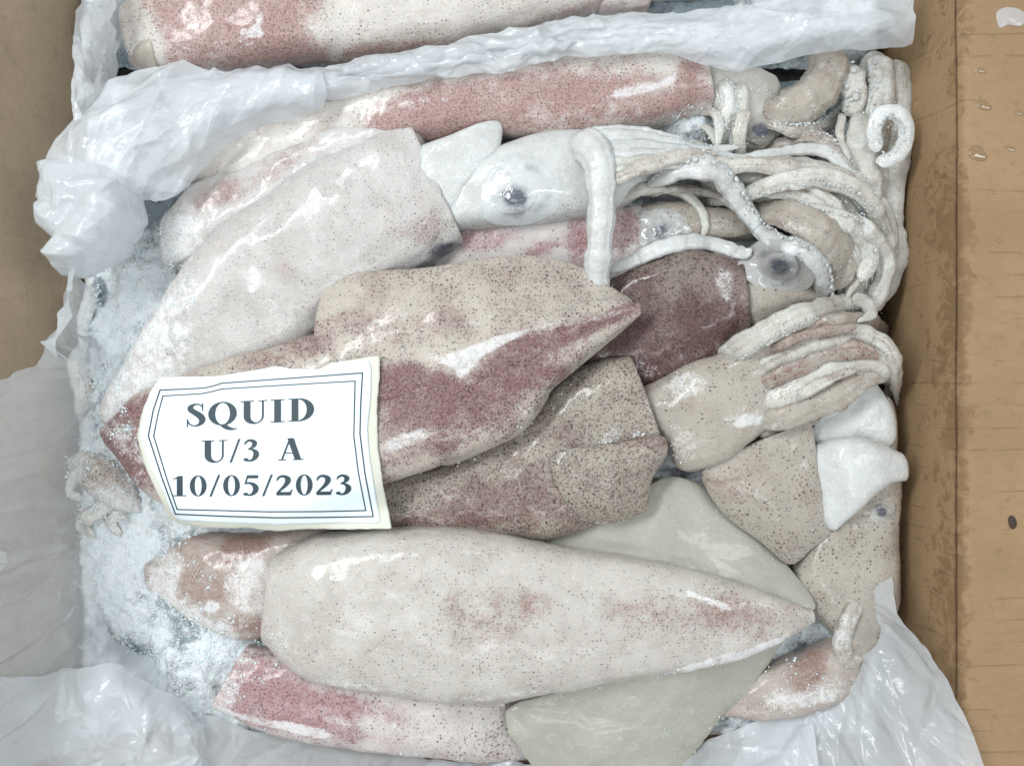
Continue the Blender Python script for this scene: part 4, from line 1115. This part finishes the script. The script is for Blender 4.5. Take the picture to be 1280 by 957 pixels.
    G = {
        'I': (0.40, [stem(.105, .295, 0, 1), bar(0, 0, .40, s_), bar(0, 1 - s_, .40, 1)]),
        'D': (0.74, [stem(.09, .28, 0, 1), bar(0, 0, .36, s_), bar(0, 1 - s_, .36, 1),
                     (ell(.30, .5, .42, .5, 90, -90), ell(.26, .5, .255, .5 - s_, 90, -90))]),
        'U': (0.74, [stem(.09, .28, .32, 1), stem(.60, .655, .32, 1), bar(0, 1 - s_, .38, 1), bar(.50, 1 - s_, .755, 1),
                     (np.vstack([ell(.3725, .32, .2825, .34, 180, 360)]), np.vstack([ell(.44, .32, .16, .265, 180, 360)]))]),
        'S': (0.52, [spine([(.47, .78, .03), (.42, .90, .05), (.28, .965, .07), (.14, .88, .14), (.13, .74, .18), (.25, .60, .20), (.38, .46, .21), (.45, .30, .19), (.42, .13, .14), (.29, .03, .07), (.15, .06, .05), (.06, .20, .04), (.035, .32, .03)], 44),
                     stem(.445, .48, .66, 1.0), stem(.02, .055, -.02, .34)]),
        'Q': (0.80, [(ell(.40, .5, .40, .515, 0, 360, 50), ell(.40, .5, .205, .465, 0, 360, 50)),
                     spine([(.34, .02, .05), (.46, -.06, .16), (.60, -.17, .13), (.74, -.19, .06), (.80, -.15, .03)], 16)]),
        'A': (0.74, [diag(.11, 0, .365, 1, .055), diag(.60, 0, .375, .99, .19), bar(.19, .30, .52, .30 + s_), bar(0, 0, .24, s_), bar(.44, 0, .76, s_)]),
        '/': (0.30, [diag(.02, -.03, .28, 1.03, .065)]),
        '0': (0.50, [(ell(.25, .5, .25, .515, 0, 360, 44), ell(.25, .5, .105, .47, 0, 360, 44))]),
        '1': (0.44, [stem(.15, .325, 0, .98), spine([(.04, .84, .04), (.16, .90, .05), (.30, .985, .04)], 8), bar(.03, 0, .44, s_)]),
        '2': (0.50, [spine([(.03, .70, .03), (.08, .86, .08), (.20, .94, .12), (.34, .86, .16), (.36, .68, .17), (.28, .48, .13), (.15, .28, .09), (.05, .13, .06), (.02, .06, .03)], 34),
                     bar(.02, 0, .46, .165), spine([(.44, .15, .06), (.47, .22, .045), (.49, .29, .03)], 6)]),
        '3': (0.48, [spine([(.03, .76, .03), (.09, .89, .08), (.20, .95, .11), (.32, .86, .15), (.31, .70, .13), (.22, .60, .07), (.13, .55, .04)], 26),
                     spine([(.14, .55, .04), (.26, .53, .09), (.36, .42, .15), (.37, .25, .17), (.29, .08, .12), (.16, .02, .07), (.06, .06, .07)], 26), ball(.075, .085, .075)]),
        '5': (0.48, [bar(.12, .845, .45, 1.0), diag(.06, .56, .14, .99, .05), spine([(.05, .58, .05), (.18, .62, .10), (.32, .53, .15), (.38, .36, .17), (.34, .16, .15), (.22, .03, .09), (.08, .05, .07)], 30), ball(.075, .075, .075)]),
        ' ': (0.34, []),
    }
    def line(text, x0, x1, y0, y1, cap, sp):
        """baseline from (x0, y0) to (x1, y1) in sticker coordinates"""
        tot = sum(G[c][0] for c in text) + sp * (len(text) - 1)
        sx = (x1 - x0) / tot
        slope = (y1 - y0) / (x1 - x0)
        root_ = None
        u = 0
        for c in text:
            st = []
            for a, b in G[c][1]:
                o2 = []
                for q in (np.array(a, float), np.array(b, float)):
                    X = x0 + (u + q[:, 0]) * sx
                    o2.append(np.stack([X, y0 + (X - x0) * slope - q[:, 1] * cap], -1))
                st.append(tuple(o2))
            if st: strips('printed_letter', st, face)
            u += G[c][0] + sp
    line('SQUID', 272, 876, 388, 358, 108, .10)
    line('U/3 A', 345, 820, 556, 542, 104, .10)
    line('10/05/2023', 205, 1050, 713, 706, 96, .10)
    return root
label()

# ------------------------------------------------------------------ plastic film
liner = thing('plastic_liner', 'clear plastic liner draped over the cardboard and tucked around the frosty block', 'plastic film', W(300, 940, -10))
patch('side_sheet', [[(86, 312, 42), (96, 325, 34), (106, 345, 16), (116, 362, -6)], [(68, 405, 46), (78, 410, 38), (92, 425, 16), (116, 440, -6)],
                     [(-2, 468, 66), (38, 466, 44), (74, 485, 18), (112, 500, -6)], [(-70, 510, 108), (0, 545, 64), (52, 575, 30), (108, 590, -4)],
                     [(-70, 640, 108), (0, 660, 64), (52, 690, 30), (116, 700, -4)], [(-70, 760, 108), (0, 780, 64), (58, 790, 28), (136, 790, -4)],
                     [(-70, 880, 108), (0, 880, 64), (74, 860, 24), (200, 835, -4)], [(-70, 990, 108), (0, 970, 64), (110, 930, 14), (270, 880, -4)]],
      liner, M_film2, 300, 200, 0.0036, 26, 5, 46, .045, .007, 75)
patch('front_sheet', [[(215, 880, -6), (280, 900, -4), (350, 920, -4), (450, 940, -4), (600, 952, -4), (760, 955, -4), (870, 935, -2), (940, 905, 0), (1010, 885, 2)],
                      [(215, 930, 8), (280, 935, 6), (350, 945, 4), (450, 962, 4), (600, 970, 2), (760, 970, 2), (880, 955, 6), (960, 935, 10), (1020, 920, 10)],
                      [(215, 1020, 36), (280, 1020, 32), (350, 1020, 30), (450, 1020, 28), (600, 1020, 26), (760, 1020, 26), (880, 1020, 28), (960, 1020, 30), (1030, 1020, 32)]],
      liner, M_film, 110, 420, 0.003, 28, 8, 50, .03, .010, 60)
patch('corner_fold', [[(-60, 852, 100), (0, 850, 66), (60, 848, 36), (105, 838, 28), (140, 830, 24), (175, 846, 18), (215, 872, 14), (250, 905, 8)],
                      [(-60, 880, 104), (0, 878, 70), (60, 874, 44), (105, 868, 36), (145, 862, 31), (185, 876, 26), (228, 900, 18), (258, 925, 10)],
                      [(-60, 930, 104), (0, 930, 70), (60, 925, 48), (110, 920, 40), (155, 915, 34), (200, 925, 28), (240, 945, 18), (264, 965, 10)],
                      [(-60, 1030, 104), (0, 1030, 72), (60, 1030, 50), (110, 1030, 42), (160, 1030, 38), (205, 1030, 32), (245, 1030, 22), (275, 1030, 14)]],
      liner, M_film, 170, 230, 0.0030, 24, 14, 34, .03, .011)
patch('corner_sheet', [[(1096, 742, -2), (1108, 732, 8), (1118, 724, 16), (1124, 720, 22)], [(1072, 822, -4), (1098, 808, 6), (1130, 796, 20), (1160, 790, 40)],
                       [(1010, 880, -2), (1070, 878, 8), (1140, 872, 27), (1194, 866, 49)], [(940, 905, 0), (1040, 935, 10), (1150, 950, 34), (1230, 955, 50)],
                       [(900, 1020, 20), (1040, 1030, 26), (1160, 1030, 44), (1268, 1035, 51)]], liner, M_film, 190, 190, 0.0034, 26, 17, 36, .035, .010, 110)
bag = thing('plastic_bag', 'crumpled white plastic bag film gathered between the two rows of squid', 'plastic film', W(600, 80, 0))
patch('side_strip', [[(102, -30, 50), (122, -30, 40), (145, -30, 24), (160, -30, -6)], [(92, 50, 50), (112, 50, 42), (136, 55, 26), (150, 60, -6)], [(87, 105, 48), (104, 108, 42), (126, 112, 28), (142, 120, -4)],
                     [(90, 150, 44), (106, 150, 40), (122, 150, 28), (134, 150, 6)]], bag, M_film, 160, 100, 0.0034, 30, 21, 24, .03, .008, 85)
patch('long_fold', [[(200, 98, 24), (300, 94, 27), (372, 88, 29), (520, 64, 31), (640, 42, 31), (760, 18, 29), (860, 14, 28), (960, 2, 28), (1040, -14, 29), (1090, -24, 29), (1142, -30, 26)],
                    [(200, 108, 30), (300, 104, 33), (376, 98, 35), (522, 74, 36), (642, 53, 36), (760, 30, 35), (860, 26, 35), (962, 22, 36), (1044, 6, 37), (1096, -2, 37), (1143, -6, 34)],
                    [(205, 115, 29), (302, 111, 32), (379, 105, 33), (524, 81, 33), (643, 60, 33), (755, 40, 34), (852, 36, 36), (948, 38, 39), (1042, 22, 40), (1095, 16, 39), (1143, 10, 34)],
                    [(210, 122, 30), (305, 118, 33), (382, 112, 34), (526, 88, 35), (645, 68, 36), (750, 50, 36), (845, 46, 37), (935, 56, 38), (1040, 38, 40), (1094, 34, 39), (1142, 24, 33)],
                    [(220, 135, 22), (310, 130, 25), (392, 124, 27), (530, 101, 30), (648, 84, 31), (745, 67, 31), (832, 66, 31), (905, 85, 29), (1030, 64, 29), (1078, 64, 27), (1134, 50, 23)]],
      bag, M_film, 150, 560, 0.0026, 30, 24, 60, .06, .008, 8)
patch('gathered_fold', [[(128, 128, 34), (150, 106, 34), (200, 95, 33), (270, 92, 32), (340, 94, 31), (400, 100, 30)],
                        [(92, 150, 40), (130, 140, 44), (195, 125, 43), (265, 112, 40), (335, 106, 38), (405, 104, 37)],
                        [(68, 178, 40), (120, 172, 48), (188, 162, 46), (250, 145, 42), (320, 124, 39), (408, 110, 37)],
                        [(60, 204, 36), (112, 204, 44), (178, 204, 42), (236, 182, 37), (306, 145, 34), (400, 120, 33)],
                        [(74, 208, 26), (122, 222, 28), (168, 239, 26), (222, 232, 26), (300, 168, 26), (392, 132, 28)]], bag, M_film, 240, 320, 0.0030, 32, 29, 34, .04, .013, 35)
loft('knot', [((74, 212), (140, 214)), ((58, 234), (166, 240)), ((60, 262), (162, 268)), ((68, 286), (150, 290)), ((84, 305), (142, 306)), ((84, 326), (112, 328)), ((88, 345), (100, 345))],
     [32, 34, 34, 32, 30, 28, 24], [24, 32, 34, 30, 26, 20, 10], bag, M_film, None, nl=200, na=180, p=2.6, amp=.0022, freq=40, seed=33, crump=.0034, do_splat=False)

# ------------------------------------------------------------------ frost crumbs: uncountable
def frost():
    pts = []
    def ell(cx, cy, rx, ry, n, smin, smax):
        a = RNG.uniform(0, 2 * math.pi, n); r = np.sqrt(RNG.uniform(0, 1, n))
        for x, y, s_ in zip(cx + rx * r * np.cos(a), cy + ry * r * np.sin(a), RNG.uniform(smin, smax, n)): pts.append((x, y, s_))
    def along(poly, n, spread, smin, smax):
        q = cr(np.array(poly, float), n)
        for (x, y), s_ in zip(q + RNG.normal(0, spread, q.shape), RNG.uniform(smin, smax, n)): pts.append((x, y, s_))
    ell(160, 400, 85, 140, 7000, .3, 1.0); ell(165, 680, 110, 170, 8000, .3, 1.0); ell(260, 820, 100, 60, 2200, .3, .9)
    ell(190, 270, 40, 60, 350, .3, .9); ell(875, 160, 40, 32, 1100, .2, .7); ell(1010, 860, 70, 40, 700, .3, .9)
    ell(1090, 230, 40, 150, 1500, .25, .7); ell(1100, 470, 28, 90, 250, .25, .6); ell(940, 110, 26, 20, 120, .3, .8)
    along([(278, 868), (272, 890), (350, 918), (450, 938), (640, 950)], 260, 2.5, .3, .9)
    along([(690, 585), (700, 566), (740, 558), (800, 548)], 130, 2.5, .25, .7); along([(700, 620), (720, 645), (755, 656), (805, 642)], 60, 1.5, .25, .5)
    ell(775, 545, 36, 9, 320, .25, .8); along([(500, 592), (560, 585), (640, 552), (690, 500), (720, 470)], 120, 5, .25, .7)
    along([(830, 500), (850, 470), (890, 450)], 160, 6, .25, .7); ell(845, 555, 20, 30, 160, .25, .7)
    along([(570, 876), (700, 866), (830, 842), (960, 806), (1000, 785)], 260, 2.0, .3, .8); along([(910, 890), (880, 930), (850, 965)], 90, 4, .3, .8)
    along([(345, 830), (440, 858), (540, 874)], 60, 2, .25, .6); along([(940, 530), (950, 500), (965, 480)], 60, 3, .25, .6)
    along([(990, 700), (1025, 665), (1040, 650)], 40, 4, .25, .6); ell(870, 670, 110, 50, 140, .12, .4); ell(780, 910, 110, 50, 160, .12, .4); along([(840, 600), (900, 645), (985, 712)], 90, 5, .25, .6)
    along([(190, 690), (200, 760), (290, 800), (340, 790)], 600, 9, .3, .9); along([(95, 575), (110, 610), (150, 640), (180, 620)], 700, 12, .3, .8); along([(210, 330), (175, 430), (150, 500)], 500, 9, .3, .8); along([(130, 545), (160, 530), (190, 600)], 250, 8, .3, .8)
    ell(1000, 250, 120, 110, 900, .2, .5); ell(1020, 470, 100, 60, 300, .2, .45)
    ell(640, 640, 420, 280, 420, .12, .35)
    pts2 = np.array(pts)
    cl = fbm(np.stack([pts2[:, 0] / 14, pts2[:, 1] / 14, 0 * pts2[:, 0]], -1), 4, 31)
    keep = (cl > RNG.normal(0.03, 0.06, len(cl))) & ~((pts2[:, 0] > 165) & (pts2[:, 0] < 492) & (pts2[:, 1] > 440) & (pts2[:, 1] < 665))
    pts2 = pts2[keep]
    pts2[:, 2] *= RNG.uniform(0, 1, len(pts2)) ** 1.8 * 0.9 + 0.22
    z = land(pts2[:, 0], pts2[:, 1])
    ok = z > -40
    pts2, z = pts2[ok], z[ok]
    C = W(pts2[:, 0], pts2[:, 1], z)
    n = len(C)
    octa = np.array([[1, 0, 0], [-1, 0, 0], [0, 1, 0], [0, -1, 0], [0, 0, 1], [0, 0, -1]], float)
    of = np.array([[0, 2, 4], [2, 1, 4], [1, 3, 4], [3, 0, 4], [2, 0, 5], [1, 2, 5], [3, 1, 5], [0, 3, 5]])
    S = pts2[:, 2][:, None, None] * 0.001 * RNG.uniform(.45, 1.15, (n, 6, 1))
    th = RNG.uniform(0, 6.28, n)
    R = np.zeros((n, 3, 3)); R[:, 0, 0] = np.cos(th); R[:, 0, 1] = -np.sin(th); R[:, 1, 0] = np.sin(th); R[:, 1, 1] = np.cos(th); R[:, 2, 2] = 0.8
    V = np.einsum('nij,kj->nki', R, octa) * S + C[:, None]
    F = (of[None] + (np.arange(n) * 6)[:, None, None]).reshape(-1, 3)
    o = add_mesh('frost', V.reshape(-1, 3), F, M_crumb, None, None, False)
    o['kind'] = 'stuff'
    o['label'] = 'loose frost grains scattered over the squid and the ice'
    o['category'] = 'frost'
frost()

# single chips of ice
def chip(label, px, py, r, seed):
    rg = np.random.default_rng(seed)
    z = float(land(np.array([px]), np.array([py]))[0])
    V = []
    ns = 9
    for (k, h) in ((.75, -1.0), (1.0, .2), (.8, 1.3), (.35, 1.9)):
        for j in range(ns):
            a = 2 * math.pi * j / ns
            q = k * r * rg.uniform(.75, 1.2)
            V.append(W(px + q * math.cos(a), py + q * .85 * math.sin(a), z + h * r * 0.14 * rg.uniform(.8, 1.2)))
    V = np.array(V)
    F = grid_faces(4, ns, True).tolist(); F.append(list(range(ns))[::-1]); F.append([27 + j for j in range(ns)])
    o = add_mesh('ice_chip', V, F, M_crumb, None, None, False)
    tag(o, label, 'ice chip')
chip('small bluish ice chip beside the pointed tail of the top squid', 796, 412, 9, 1)
chip('white ice chip on the dark ice under the gathered film', 194, 246, 8, 2)

# ------------------------------------------------------------------ water on the right flap
def flap_z(px, py):
    z = 39.5
    for _ in range(3):
        x = W(px, py, z)[0]
        z = 1000 * float(np.interp(x - BX1, [0.0035, 0.03, 0.07, 0.14], [0.0402, 0.0395, 0.0375, 0.033]))
    return z
def drop(px, py, rx, ry, i):
    z = flap_z(px, py)
    rg = np.random.default_rng(200 + i)
    V = []
    nr, ns = 8, 20
    w = rg.uniform(.8, 1.2, 5)
    for a in range(nr):
        t = a / (nr - 1) * math.pi / 2
        for j in range(ns):
            an = 2 * math.pi * j / ns
            k = max(math.sin(t), .01) * (1 + .18 * math.sin(2 * an + w[0] * 6) + .1 * math.sin(3 * an + w[1] * 6))
            V.append(W(px + rx * k * math.cos(an), py + ry * k * math.sin(an), z - .25 + .3 * math.cos(t) + min(rx, ry) * .09 * math.cos(t)))
    F = grid_faces(nr, ns, True).tolist(); F.append(list(range(ns))[::-1]); F.append([(nr - 1) * ns + j for j in range(ns)])
    o = add_mesh('water_droplet', np.array(V), F, M_water)
    tag(o, 'clear water droplet on the folded-out cardboard flap', 'water droplet', 'water droplets on the flap')
for i, d in enumerate([(1230, 132, 9, 7), (1273, 141, 6, 5), (1222, 192, 13, 9), (1262, 186, 8, 5), (1240, 240, 5, 3), (1248, 300, 4, 3), (1212, 40, 7, 4), (1226, 88, 8, 4), (1266, 205, 4, 3)]):
    drop(*d, i)
z0 = flap_z(1262, 20)
o = sheet('film_scrap', [(1246, 16), (1258, 9), (1276, 12), (1284, 22), (1276, 33), (1262, 31), (1250, 34)], z0 + 1.6, z0 + .9, None, M_fold, None, .5, nr=14, ns=60, do_splat=False)
tag(o, 'small scrap of whitish film stuck on the folded-out cardboard flap', 'scrap')
z0 = flap_z(1266, 652)
o = sheet('damp_speck', [(1261, 648), (1265, 644), (1270, 648), (1271, 656), (1266, 661), (1262, 656)], z0 + .8, z0 + .4, None, M_damp, None, .5, nr=10, ns=40, do_splat=False)
tag(o, 'small dark speck on the folded-out cardboard flap', 'speck')

for o in list(bpy.data.objects):
    if '_o' in o: del o['_o']
